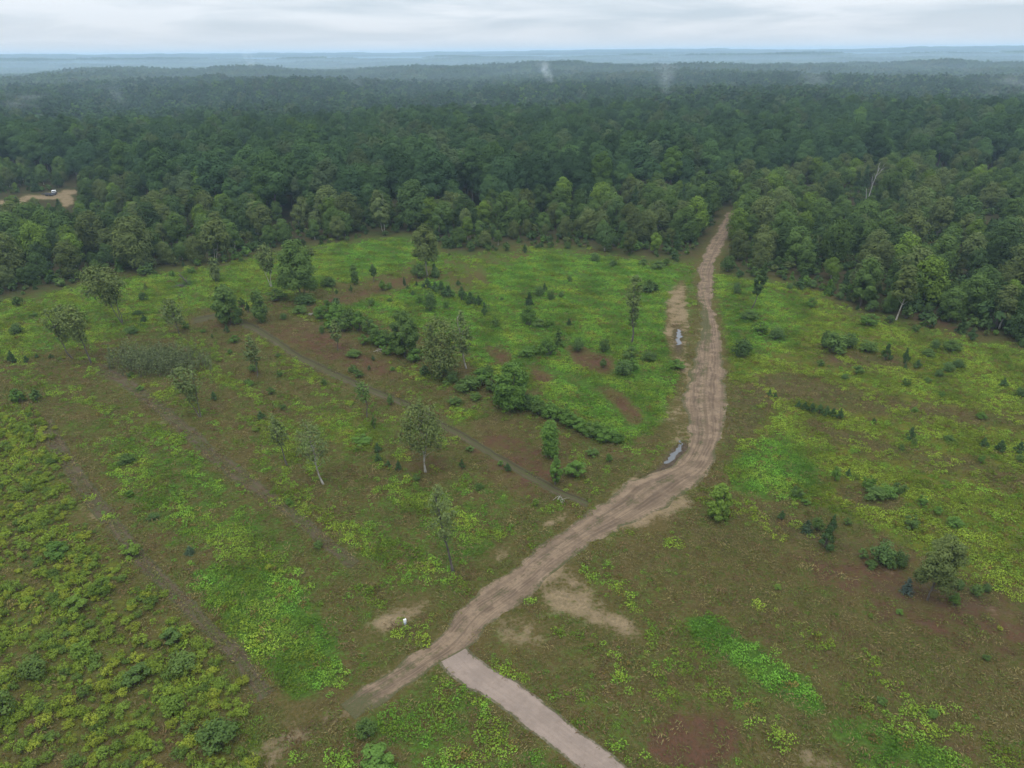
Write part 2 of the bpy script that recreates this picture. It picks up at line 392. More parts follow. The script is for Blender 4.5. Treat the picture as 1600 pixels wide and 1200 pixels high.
# ------------------------------------------------------------------ ground
def ground_material():
    b = NB('meadow_ground')
    pos = b.n('ShaderNodeNewGeometry').outputs['Position']
    w1 = b.attr('w1'); w2 = b.attr('w2')
    s1 = b.n('ShaderNodeSeparateXYZ'); b.put(s1.inputs[0], w1.outputs['Vector'])
    s2 = b.n('ShaderNodeSeparateXYZ'); b.put(s2.inputs[0], w2.outputs['Vector'])
    green, red, sand = s1.outputs; dark, yel, forest = s2.outputs
    n_big = b.noise(pos, .09, 3); n_pat = b.noise(pos, .17, 5, .62); n_mid = b.noise(pos, .45, 4, .6); n_fine = b.noise(pos, 2.2, 3, .65); n_vf = b.noise(pos, 6.5, 2, .6)
    brk = b.math('ADD', b.math('MULTIPLY', n_mid, .38), b.math('ADD', b.math('MULTIPLY', n_fine, .27), b.math('MULTIPLY', n_pat, .35)))           # about .25 - .75
    # dry grass: straw, olive and grey-brown litter
    base = b.mix(b.ramp(n_big, .35, .65), (.088, .066, .023), (.064, .062, .016))
    base = b.mix(b.ramp(n_fine, .38, .68), base, (.112, .084, .038))
    base = b.mix(b.math('MULTIPLY', b.ramp(n_vf, .45, .75), .6), base, (.036, .046, .013))
    base = b.mix(b.math('MULTIPLY', b.ramp(n_mid, .52, .72), .55), base, (.070, .046, .030))
    n_spk = b.noise(pos, 1.5, 5, .75)
    base = b.mix(b.math('MULTIPLY', b.math('MULTIPLY', b.ramp(n_spk, .47, .60), b.ramp(n_pat, .38, .62)), .8), base, b.mix(b.ramp(n_mid, .4, .6), (.050, .086, .016), (.086, .104, .020)))
    # rusty litter and bare red soil
    rusty = b.mix(b.ramp(n_fine, .35, .7), (.105, .050, .034), (.066, .042, .024))
    rf = b.ramp(b.math('ADD', red, b.math('MULTIPLY', b.math('SUBTRACT', brk, .5), 4.2)), .40, .95)
    c = b.mix(b.math('MULTIPLY', rf, .9), base, rusty)
    # dark trodden strips
    df = b.ramp(b.math('ADD', dark, b.math('MULTIPLY', b.math('SUBTRACT', brk, .5), .9)), .2, .9)
    c = b.mix(b.math('MULTIPLY', df, .85), c, b.mix(b.ramp(n_fine, .35, .65), (.058, .044, .026), (.088, .066, .042)))
    c = b.mix(b.ramp(b.math('ADD', dark, b.math('MULTIPLY', b.math('SUBTRACT', brk, .5), .6)), .72, .98), c, b.mix(b.ramp(n_fine, .4, .6), (.060, .045, .031), (.084, .062, .043)))     # wet mud
    # green cover
    gcol = b.mix(b.ramp(n_fine, .4, .65), (.044, .084, .014), (.070, .120, .020))
    ycol = b.mix(b.ramp(n_fine, .35, .6), (.100, .122, .016), (.112, .094, .018))
    gcol = b.mix(b.math('MULTIPLY', b.ramp(b.math('ADD', yel, b.math('MULTIPLY', b.math('SUBTRACT', n_mid, .5), 1.6)), .3, .8), .8), gcol, ycol)
    gf = b.ramp(b.math('ADD', green, b.math('MULTIPLY', b.math('SUBTRACT', brk, .5), 3.2)), .40, .85)
    c = b.mix(gf, c, gcol)
    # sand
    sf = b.ramp(b.math('ADD', sand, b.math('MULTIPLY', b.math('SUBTRACT', brk, .5), 4.2)), .42, .95)
    c = b.mix(b.math('MULTIPLY', sf, .9), c, b.mix(b.ramp(n_fine, .35, .65), (.27, .195, .118), (.165, .122, .074)))
    # forest floor
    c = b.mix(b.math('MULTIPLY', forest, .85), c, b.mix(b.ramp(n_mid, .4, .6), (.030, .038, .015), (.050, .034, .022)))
    p = b.n('ShaderNodeBsdfDiffuse'); b.put(p.inputs[0], c)
    bm = b.n('ShaderNodeBump'); bm.inputs['Strength'].default_value = .9; bm.inputs['Distance'].default_value = .35
    b.put(bm.inputs['Height'], b.math('ADD', b.math('ADD', n_fine, n_spk), b.math('MULTIPLY', n_vf, .6))); b.nt.links.new(bm.outputs[0], p.inputs['Normal'])
    b.nt.links.new(p.outputs[0], b.out.inputs[0])
    return b.m
def axis(lo, hi, step, far_lo, far_hi, growth=1.035):
    a = list(np.arange(lo, hi + step / 2, step)); s = step; x = a[-1]
    while x < far_hi: s *= growth; x += s; a.append(x)
    s = step; x = a[0]; l = []
    while x > far_lo: s *= growth; x -= s; l.append(x)
    return np.array(l[::-1] + a)
def build_ground():
    xs = axis(-190, 190, .7, -13000, 13000); ys = axis(30, 400, .7, -600, 15000)
    X, Yg = np.meshgrid(xs, ys); Z = hz(X, Yg)
    V = np.stack([X.ravel(), Yg.ravel(), Z.ravel()], 1)
    u, v, d = proj(V)
    ok = d > 5; u = np.where(ok, u, 800); v = np.where(ok, v, 1400)
    c = {k: cover(k, u, v) for k in MAPS}
    far = v < V0 + 4
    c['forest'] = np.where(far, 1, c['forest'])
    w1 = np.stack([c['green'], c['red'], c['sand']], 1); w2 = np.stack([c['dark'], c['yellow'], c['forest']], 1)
    ny, nx = X.shape
    i = np.arange(ny * nx).reshape(ny, nx)
    Fc = np.stack([i[:-1, :-1].ravel(), i[:-1, 1:].ravel(), i[1:, 1:].ravel(), i[1:, :-1].ravel()], 1)
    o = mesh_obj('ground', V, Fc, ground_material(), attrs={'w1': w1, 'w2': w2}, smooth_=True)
    tag(o, 'rolling ground of dry grass, green cover and rusty soil', 'ground', kind='structure')
build_ground()

# ------------------------------------------------------------------ dirt track, gravel drive, puddles
def road_material(name, c1, c2, c3, streak, grass, dark=None):
    b = NB(name)
    uv = b.attr('road'); pos = b.n('ShaderNodeNewGeometry').outputs['Position']
    mp = b.n('ShaderNodeMapping'); b.put(mp.inputs[0], uv.outputs['Vector']); mp.inputs[3].default_value = (11, .035, 1)
    st = b.noise(mp.outputs[0], 1.0, 5, .68)
    n1 = b.noise(pos, .35, 4); n2 = b.noise(pos, 2.5, 3, .65); n3 = b.noise(pos, 9, 2)
    c = b.mix(b.ramp(n1, .38, .62), c1, c2)
    c = b.mix(b.math('MULTIPLY', b.ramp(st, .42, .62), streak), c, c3)
    c = b.mix(b.math('MULTIPLY', b.ramp(b.noise(pos, .8, 5, .7), .48, .66), .55), c, c3)
    c = b.mix(b.math('MULTIPLY', b.ramp(n2, .5, .7), .35), c, c3)
    c = b.mix(b.math('MULTIPLY', b.ramp(n3, .5, .8), .4), c, c2)
    s = b.n('ShaderNodeSeparateXYZ'); b.put(s.inputs[0], uv.outputs['Vector'])
    if name == 'track_dirt':       # wheel ruts, wandering and broken
        wob = b.math('MULTIPLY', b.math('SUBTRACT', b.noise(pos, .12, 2), .5), .28)
        for x0 in (.27, .36, .62, .71):
            r = b.ramp(b.math('ABSOLUTE', b.math('SUBTRACT', b.math('ADD', s.outputs[0], wob), x0)), .038, .010)
            c = b.mix(b.math('MULTIPLY', r, b.math('MULTIPLY', b.ramp(n1, .40, .55), .62)), c, (.078, .055, .040))
    if dark: c = b.mix(b.ramp(s.outputs[0], .42, .58), dark, c)
    if grass:
        g = b.ramp(b.math('ADD', s.outputs[2], b.math('MULTIPLY', b.math('SUBTRACT', b.math('ADD', b.math('MULTIPLY', n2, .5), b.math('MULTIPLY', n1, .5)), .5), 1.8)), .35, .7)
        c = b.mix(b.math('MULTIPLY', g, .85), c, b.mix(b.ramp(n3, .4, .6), (.052, .062, .022), (.074, .066, .034)))
    p = b.n('ShaderNodeBsdfDiffuse'); b.put(p.inputs[0], c)
    bm = b.n('ShaderNodeBump'); bm.inputs['Strength'].default_value = .8; bm.inputs['Distance'].default_value = .18
    b.put(bm.inputs['Height'], b.math('ADD', n2, b.math('MULTIPLY', st, .8))); b.nt.links.new(bm.outputs[0], p.inputs['Normal'])
    b.nt.links.new(p.outputs[0], b.out.inputs[0])
    return b.m
def ribbon(name, pairs, mat, n_across, rough_edge, lift, seed, grassf=None):
    rng = np.random.RandomState(seed)
    Lp = ground([p[0][0] for p in pairs], [p[0][1] for p in pairs])[:, :2]; Rp = ground([p[1][0] for p in pairs], [p[1][1] for p in pairs])[:, :2]
    mid = (Lp + Rp) / 2
    s = np.concatenate([[0], np.cumsum(np.linalg.norm(np.diff(mid, axis=0), axis=1))])
    t = np.arange(0, s[-1], .45)
    def sm(a):
        r = np.stack([np.interp(t, s, a[:, k]) for k in (0, 1)], 1)
        kk = np.hanning(15); kk /= kk.sum()
        return np.stack([np.convolve(np.pad(r[:, k], 7, mode='edge'), kk, 'valid') for k in (0, 1)], 1)
    Lp, Rp = sm(Lp), sm(Rp)
    def edge():
        q = np.zeros(len(t))
        for lam, a in ((1.3, .3), (3.5, .5), (9, .6)):
            q += a * np.interp(t, np.arange(0, s[-1] + lam * 2, lam), rng.uniform(-1, 1, int(s[-1] / lam) + 3)[:len(np.arange(0, s[-1] + lam * 2, lam))])
        return q * rough_edge
    dirv = (Rp - Lp); wv = np.linalg.norm(dirv, axis=1)[:, None]; dirv /= wv
    L0, W0 = Lp.copy(), wv; Lp = Lp - dirv * edge()[:, None]; Rp = Rp + dirv * edge()[:, None]
    a = np.linspace(0, 1, n_across)
    XY = Lp[:, None, :] * (1 - a[None, :, None]) + Rp[:, None, :] * a[None, :, None]
    Z = hz(XY[..., 0], XY[..., 1]) + lift
    Z[:, 0] -= lift * .8; Z[:, -1] -= lift * .8
    V = np.concatenate([XY, Z[..., None]], 2).reshape(-1, 3)
    gr = np.zeros(Z.shape) if grassf is None else grassf(a[None, :], (t / s[-1])[:, None], V)
    lat = ((XY - L0[:, None, :]) * dirv[:, None, :]).sum(2) / W0
    rd = np.stack([lat.ravel(), np.broadcast_to(t[:, None], Z.shape).ravel(), np.broadcast_to(gr, Z.shape).ravel()], 1)
    ny, nx = Z.shape; i = np.arange(ny * nx).reshape(ny, nx)
    Fc = np.stack([i[:-1, :-1].ravel(), i[1:, :-1].ravel(), i[1:, 1:].ravel(), i[:-1, 1:].ravel()], 1)
    return mesh_obj(name, V, Fc, mat, attrs={'road': rd}, smooth_=True)
def track_grass(a, t, V):
    u, v, _ = proj(V); u = u.reshape(np.broadcast(a, t).shape); v = v.reshape(u.shape)
    g = .15 + np.exp(-((a - .42) / .16) ** 2) * .28
    g = g + np.exp(-((v - 505) / 30) ** 2) * np.clip(.75 - a, 0, 1) * 1.0            # grassy left half where the track swings right
    g = g + np.exp(-((v - 580) / 25) ** 2) * np.clip(.5 - a, 0, 1) * .6
    g = g + (np.abs(a - .5) > .42) * .25
    g = g + (v > 1020) * .12 + smooth(1080, 1122, v) * .75 + (np.abs(a - .5) > .34) * .18
    return g
o = ribbon('dirt_track', ROAD, road_material('track_dirt', (.195, .140, .094), (.150, .107, .073), (.094, .068, .047), .65, True), 21, 1.15, .055, 3, track_grass)
tag(o, 'rutted sandy dirt track winding from the junction into the forest', 'dirt track', kind='structure')
o = ribbon('gravel_drive', DRIVE, road_material('drive_gravel', (.235, .182, .148), (.198, .154, .126), (.168, .13, .106), .35, True), 17, .65, .03, 4, lambda a, t, V: .1 + (np.abs(a - .5) > .42) * .55 + 0 * t)
tag(o, 'smooth pinkish grey gravel drive', 'gravel drive', kind='structure')
def trail_grass(a, t, V): return 1.0 - .85 * np.exp(-((np.abs(a - .5) - .27) / .12) ** 2) + 0 * t
TR = [((u + 2.5, v - 5.0), (u - 2.5, v + 5.0)) for u, v in TRACK_A]
o = ribbon('grassy_trail', TR, road_material('trail_soil', (.088, .070, .044), (.072, .058, .036), (.060, .048, .031), .4, True, (.050, .040, .025)), 15, .5, .03, 9, trail_grass)
tag(o, 'grassy two-rut trail leading down to the dirt track', 'trail', kind='structure')
def wheel_grass(a, t, V): return .68 - .50 * np.exp(-((np.abs(a - .5) - .26) / .10) ** 2) + (np.abs(a - .5) > .40) * .5 + .12 * np.sin(t * 40)
M_wheel = road_material('wheel_track_soil', (.090, .069, .043), (.076, .058, .036), (.062, .048, .031), .5, True)
for k, (lab, pts, w) in enumerate((('faint double wheel track through the grass left of the airy trees', [(150, 572), (190, 592), (260, 645), (330, 706), (400, 762), (480, 822), (560, 886)], 8),
                                   ('faint double wheel track along the edge of the lower left scrub', [(70, 660), (130, 762), (210, 862), (300, 955), (370, 1028), (420, 1095)], 11))):
    o = ribbon('wheel_track', [((u + w, v - w * .75), (u - w, v + w * .75)) for u, v in pts], M_wheel, 17, .5, .025, 20 + k, wheel_grass)
    tag(o, lab, 'wheel track', kind='structure')
M_water = plain_mat('puddle_water', (.05, .05, .05), .04); M_water.node_tree.nodes['Principled BSDF'].inputs['Specular IOR Level'].default_value = .7
def puddle(label, line, widths, seed):
    poly = line_poly(line, widths)
    P = ground([p[0] for p in poly], [p[1] for p in poly])[:, :2]
    for _ in range(4): P = np.stack([P * .75 + np.roll(P, -1, 0) * .25, P * .25 + np.roll(P, -1, 0) * .75], 1).reshape(-1, 2)
    rng = np.random.RandomState(seed); w = _waves(9, 1.0, 4.5)
    c = P.mean(0); n = np.stack([_sum(w, P[:, 0], P[:, 1]), _sum(_waves(9, 1.0, 4.5), P[:, 0], P[:, 1])], 1)
    P = P + n * .26
    V = np.column_stack([P, np.full(len(P), hz(P[:, 0], P[:, 1]).mean() + .035)])
    me = bpy.data.meshes.new('puddle'); me.from_pydata(V.tolist(), [], [list(range(len(V)))]); me.update()
    me.materials.append(M_water); o = bpy.data.objects.new('puddle', me); COL.objects.link(o)
    tag(o, label, 'puddle', kind='structure')
puddle('long narrow puddle in the grass beside the upper track', [(1060, 516), (1062, 524), (1059, 532), (1063, 540), (1061, 549)], [4, 8, 6, 4.5, 2], 3)
puddle('curved grey puddle on the inside of the track bend', [(1066, 688), (1063, 698), (1055, 710), (1046, 719), (1038, 724)], [2.5, 6, 8.5, 9, 3], 5)

# ------------------------------------------------------------------ plants: trunks and leaf cards
def tube(pts, rad, k=6):
    pts = np.asarray(pts, float); n = len(pts)
    t = np.gradient(pts, axis=0); t /= np.linalg.norm(t, axis=1)[:, None] + 1e-9
    ref = np.where(np.abs(t[:, 2:3]) > .9, np.array([[1., 0, 0]]), np.array([[0, 0, 1.]]))
    a = np.cross(t, ref); a /= np.linalg.norm(a, axis=1)[:, None]; b = np.cross(t, a)
    an = np.linspace(0, 2 * math.pi, k, endpoint=False)
    V = pts[:, None] + (a[:, None] * np.cos(an)[None, :, None] + b[:, None] * np.sin(an)[None, :, None]) * np.asarray(rad)[:, None, None]
    i = np.arange(n * k).reshape(n, k); j = np.roll(i, -1, 1)
    return V.reshape(-1, 3), np.stack([i[:-1].ravel(), j[:-1].ravel(), j[1:].ravel(), i[1:].ravel()], 1)
class Tubes:
    def __init__(s): s.V, s.F, s.n = [], [], 0
    def add(s, pts, rad, k=6):
        v, f = tube(pts, rad, k); s.V.append(v); s.F.append(f + s.n); s.n += len(v)
    def get(s): return np.vstack(s.V), np.vstack(s.F)
def limb(tb, rng, a, b, r0, r1, k=5, sag=.0, n=5):
    a = np.asarray(a, float); b = np.asarray(b, float); L = np.linalg.norm(b - a)
    t = np.linspace(0, 1, n)[:, None]
    p = a + (b - a) * t + rng.normal(0, .035 * L, (n, 3)) * np.sin(t * math.pi)
    p[:, 2] += -sag * L * np.sin(t[:, 0] * math.pi)
    tb.add(p, np.linspace(r0, r1, n), k)
def cards(rng, C, Nn, size, asp=.62):
    n = len(C)
    Nn = Nn / (np.linalg.norm(Nn, axis=1)[:, None] + 1e-9)
    r = rng.normal(size=(n, 3)); t = np.cross(Nn, r); t /= np.linalg.norm(t, axis=1)[:, None] + 1e-9
    b = np.cross(Nn, t)
    s = (size * rng.uniform(.65, 1.35, n))[:, None]
    bend = Nn * s * .25
    V = np.stack([C + t * s - bend, C + b * s * asp, C - t * s - bend, C - b * s * asp], 1).reshape(-1, 3)
    Fc = np.arange(4 * n).reshape(n, 4)
    return V, Fc, np.repeat(rng.uniform(0, 1, n), 4)
PROF = {
    'dome': lambda t: np.sqrt(np.clip(1 - np.abs((t - .36) / .66) ** 3, 0, 1)),
    'oval': lambda t: np.sin(math.pi * np.clip(.07 + .93 * t, 0, 1) ** .85) ** .8,
    'vase': lambda t: np.clip(.35 + .95 * t, 0, 1) * np.sqrt(np.clip(1 - ((t - .55) / .5) ** 2 * (t > .55), 0, 1)),
    'cone': lambda t: np.clip(1.02 - t, 0, 1) ** .85,
    'column': lambda t: np.sqrt(np.clip(1 - ((t - .45) / .58) ** 4, 0, 1)),
}
def crown(rng, H, cb, Rx, prof, nb, nc, cs, rbf=.32, lean=(0, 0), shell=.5, up=.3, asp=.62, flat=.82):
    """leaf cards on nb leafy boughs; returns V, F, var, bough centres, radii"""
    t = (np.arange(nb) + rng.uniform(.1, .9, nb)) / nb
    t = t ** .9
    ang = np.arange(nb) * 2.399 + rng.uniform(-.5, .5, nb)
    pr = PROF[prof](t)
    rb = Rx * rbf * rng.uniform(.72, 1.3, nb) * (.55 + .45 * np.clip(pr, 0, 1))
    rad = np.maximum(0, Rx * pr - rb * .75) * np.sqrt(rng.uniform(.25, 1, nb)) * rng.uniform(.85, 1.12, nb)
    h0 = cb * H
    z = h0 + (H - h0) * t * .97 - rb * flat * .5 * (t > .5) + rb * .3 * (t < .2)
    cx = rad * np.cos(ang) + lean[0] * z / H; cyy = rad * np.sin(ang) + lean[1] * z / H
    z = np.minimum(z, H - rb * flat * .8)
    Cb = np.stack([cx, cyy, z], 1)
    pb = rb ** 2 / np.sum(rb ** 2)
    own = rng.choice(nb, nc, p=pb)
    d = rng.normal(size=(nc, 3)); d[:, 2] += up; d /= np.linalg.norm(d, axis=1)[:, None]
    rr = 1 - shell * rng.uniform(0, 1, nc) ** 1.6 + rng.normal(0, .09, nc)
    C = Cb[own] + d * (rb[own] * rr)[:, None] * np.array([1, 1, flat])
    N_ = d * .8 + rng.normal(0, .27, (nc, 3)) + np.array([0, 0, .42]) + (C - np.array([0, 0, (cb + (1 - cb) * .4) * H])) * .5 / Rx
    V, Fc, var = cards(rng, C, N_, cs, asp)
    # boughs differ a little in leaf tone too
    bt = rng.uniform(-.30, .30, nb)
    var = np.clip(var * .75 + .12 + np.repeat(bt[own], 4), 0, 1)
    return V, Fc, var, Cb, rb
def skeleton(rng, H, cb, Rx, Cb, r0, stems=1, lean=(0, 0), fork=.0, k=7):
    tb = Tubes()
    top = H * .9
    bases = []
    for s in range(stems):
        a = s * 2.4 + rng.uniform(0, 1); sp = 0 if stems == 1 else Rx * .45
        zz = np.linspace(0, 1, 8)
        off = np.stack([np.cos(a) * sp * zz + lean[0] * zz * .9, np.sin(a) * sp * zz + lean[1] * zz * .9, zz * top], 1)
        off[:, :2] += np.cumsum(rng.normal(0, .012 * H, (8, 2)), 0) * (zz[:, None] > .1)
        off[0] = (np.cos(a) * .12 * (stems > 1), np.sin(a) * .12 * (stems > 1), -.25)
        rs = r0 / math.sqrt(stems) * (1 - zz * .85)
        rs[0] *= 1.35
        tb.add(off, rs, k); bases.append(off)
    for i, c in enumerate(Cb):
        tr = bases[i % stems]
        zt = max(cb * H * .75, c[2] - .55 * math.hypot(c[0] - lean[0] * c[2] / H, c[1] - lean[1] * c[2] / H) - .05 * H)
        zt = min(zt, top * .95)
        a = np.array([np.interp(zt, tr[:, 2], tr[:, 0]), np.interp(zt, tr[:, 2], tr[:, 1]), zt])
        rr = r0 * .38 * (1 - .6 * zt / H) / math.sqrt(stems)
        limb(tb, rng, a, c, rr, rr * .3, 4, n=4)
    return tb.get()
def tree_meshes(name, seed, H, cb, Rx, prof, nb, nc, cs, r0=None, stems=1, lean=(0, 0), bark=M_bark, leaf=M_leaf, join=False, **k):
    rng = np.random.RandomState(seed)
    V, Fc, var, Cb, rb = crown(rng, H, cb, Rx, prof, nb, nc, cs, lean=lean, **k)
    r0 = r0 or H * .017
    tv, tf = skeleton(rng, H, cb, Rx, Cb, r0, stems, lean)
    if join:                                     # leaves and wood in one mesh (scattered stuff)
        return mesh_obj(name, np.vstack([V, tv]), [Fc, tf + len(V)], [leaf, bark], attrs={'var': np.concatenate([var, np.zeros(len(tv))])}, link=False)
    cr = mesh_obj('crown', V, Fc, leaf, attrs={'var': var}, link=False)
    tr = mesh_obj('trunk', tv, tf, bark, link=False, smooth_=True)
    return cr, tr
def conifer(name, seed, H, Rx, nw, per, cs, leaf=M_leaf, droop=.25, join=True, cb=.04, asp=.4):
    """whorls of needle sprays on a straight stem; unit-free"""
    rng = np.random.RandomState(seed); C, Nn = [], []
    tb = Tubes(); zz = np.linspace(0, 1, 6)
    tb.add(np.stack([zz * 0, zz * 0, zz * H * .97 - .05 * H * (zz == 0)], 1), H * .02 * (1.05 - zz), 6)
    for w in range(nw):
        t = (w + rng.uniform(-.2, .2)) / nw; z = H * (cb + (1 - cb) * max(t, 0)); Lr = Rx * (1 - max(t, 0)) ** .8 * rng.uniform(.85, 1.1) + .03 * Rx
        nbr = max(4, int(per * (1 - .5 * t)))
        for q in range(nbr):
            a = q * 2 * math.pi / nbr + rng.uniform(-.3, .3) + w
            L = Lr * rng.uniform(.75, 1.15); m = max(4, int(10 * (1 - .5 * t)))
            s = rng.uniform(.15, 1, m)
            dirv = np.array([math.cos(a), math.sin(a)])
            p = np.zeros((m, 3)); p[:, :2] = dirv * (s * L)[:, None] + rng.normal(0, .12 * L, (m, 2)) * s[:, None]
            p[:, 2] = z - droop * L * s * s + .1 * L * s + rng.normal(0, .02 * H, m)
            C.append(p); nn = rng.normal(0, .45, (m, 3)) + np.array([dirv[0] * .5, dirv[1] * .5, .9]); Nn.append(nn)
    C = np.vstack(C); Nn = np.vstack(Nn)
    C[:, 2] = np.clip(C[:, 2], .01 * H, None)
    V, Fc, var = cards(rng, C, Nn, cs, asp)
    tv, tf = tb.get()
    if join: return mesh_obj(name, np.vstack([V, tv]), [Fc, tf + len(V)], [leaf, M_bark], attrs={'var': np.concatenate([var, np.zeros(len(tv))])}, link=False)
    return mesh_obj('crown', V, Fc, leaf, attrs={'var': var}, link=False), mesh_obj('trunk', tv, tf, M_bark, link=False)
def bush(name, seed, nb, nc, cs, prof='dome', leaf=M_leaf, h=1.0, r=.5, rbf=.42, shell=.5, asp=.62):
    rng = np.random.RandomState(seed)
    V, Fc, var, Cb, rb = crown(rng, h, .12, r, prof, nb, nc, cs, rbf=rbf, shell=shell, asp=asp)
    tb = Tubes()
    for c in Cb: limb(tb, rng, (c[0] * .15, c[1] * .15, -.05), c, .018, .006, 4, n=3)
    tv, tf = tb.get()
    V[:, 2] = np.maximum(V[:, 2], .01)
    return mesh_obj(name, np.vstack([V, tv]), [Fc, tf + len(V)], [leaf, M_bark], attrs={'var': np.concatenate([var, np.zeros(len(tv))])}, link=False)

# leaf albedos
T_DARK, T_MID, T_OLIVE, T_YEL, T_GREY, T_PINE, T_BRIGHT = (.055, .090, .030), (.074, .118, .032), (.092, .116, .038), (.104, .160, .028), (.096, .124, .044), (.052, .090, .032), (.080, .142, .030)
TONE = {T_DARK: 'dark green', T_MID: 'mid green', T_OLIVE: 'olive green', T_YEL: 'yellow-green', T_GREY: 'grey-green', T_PINE: 'deep green', T_BRIGHT: 'fresh green'}

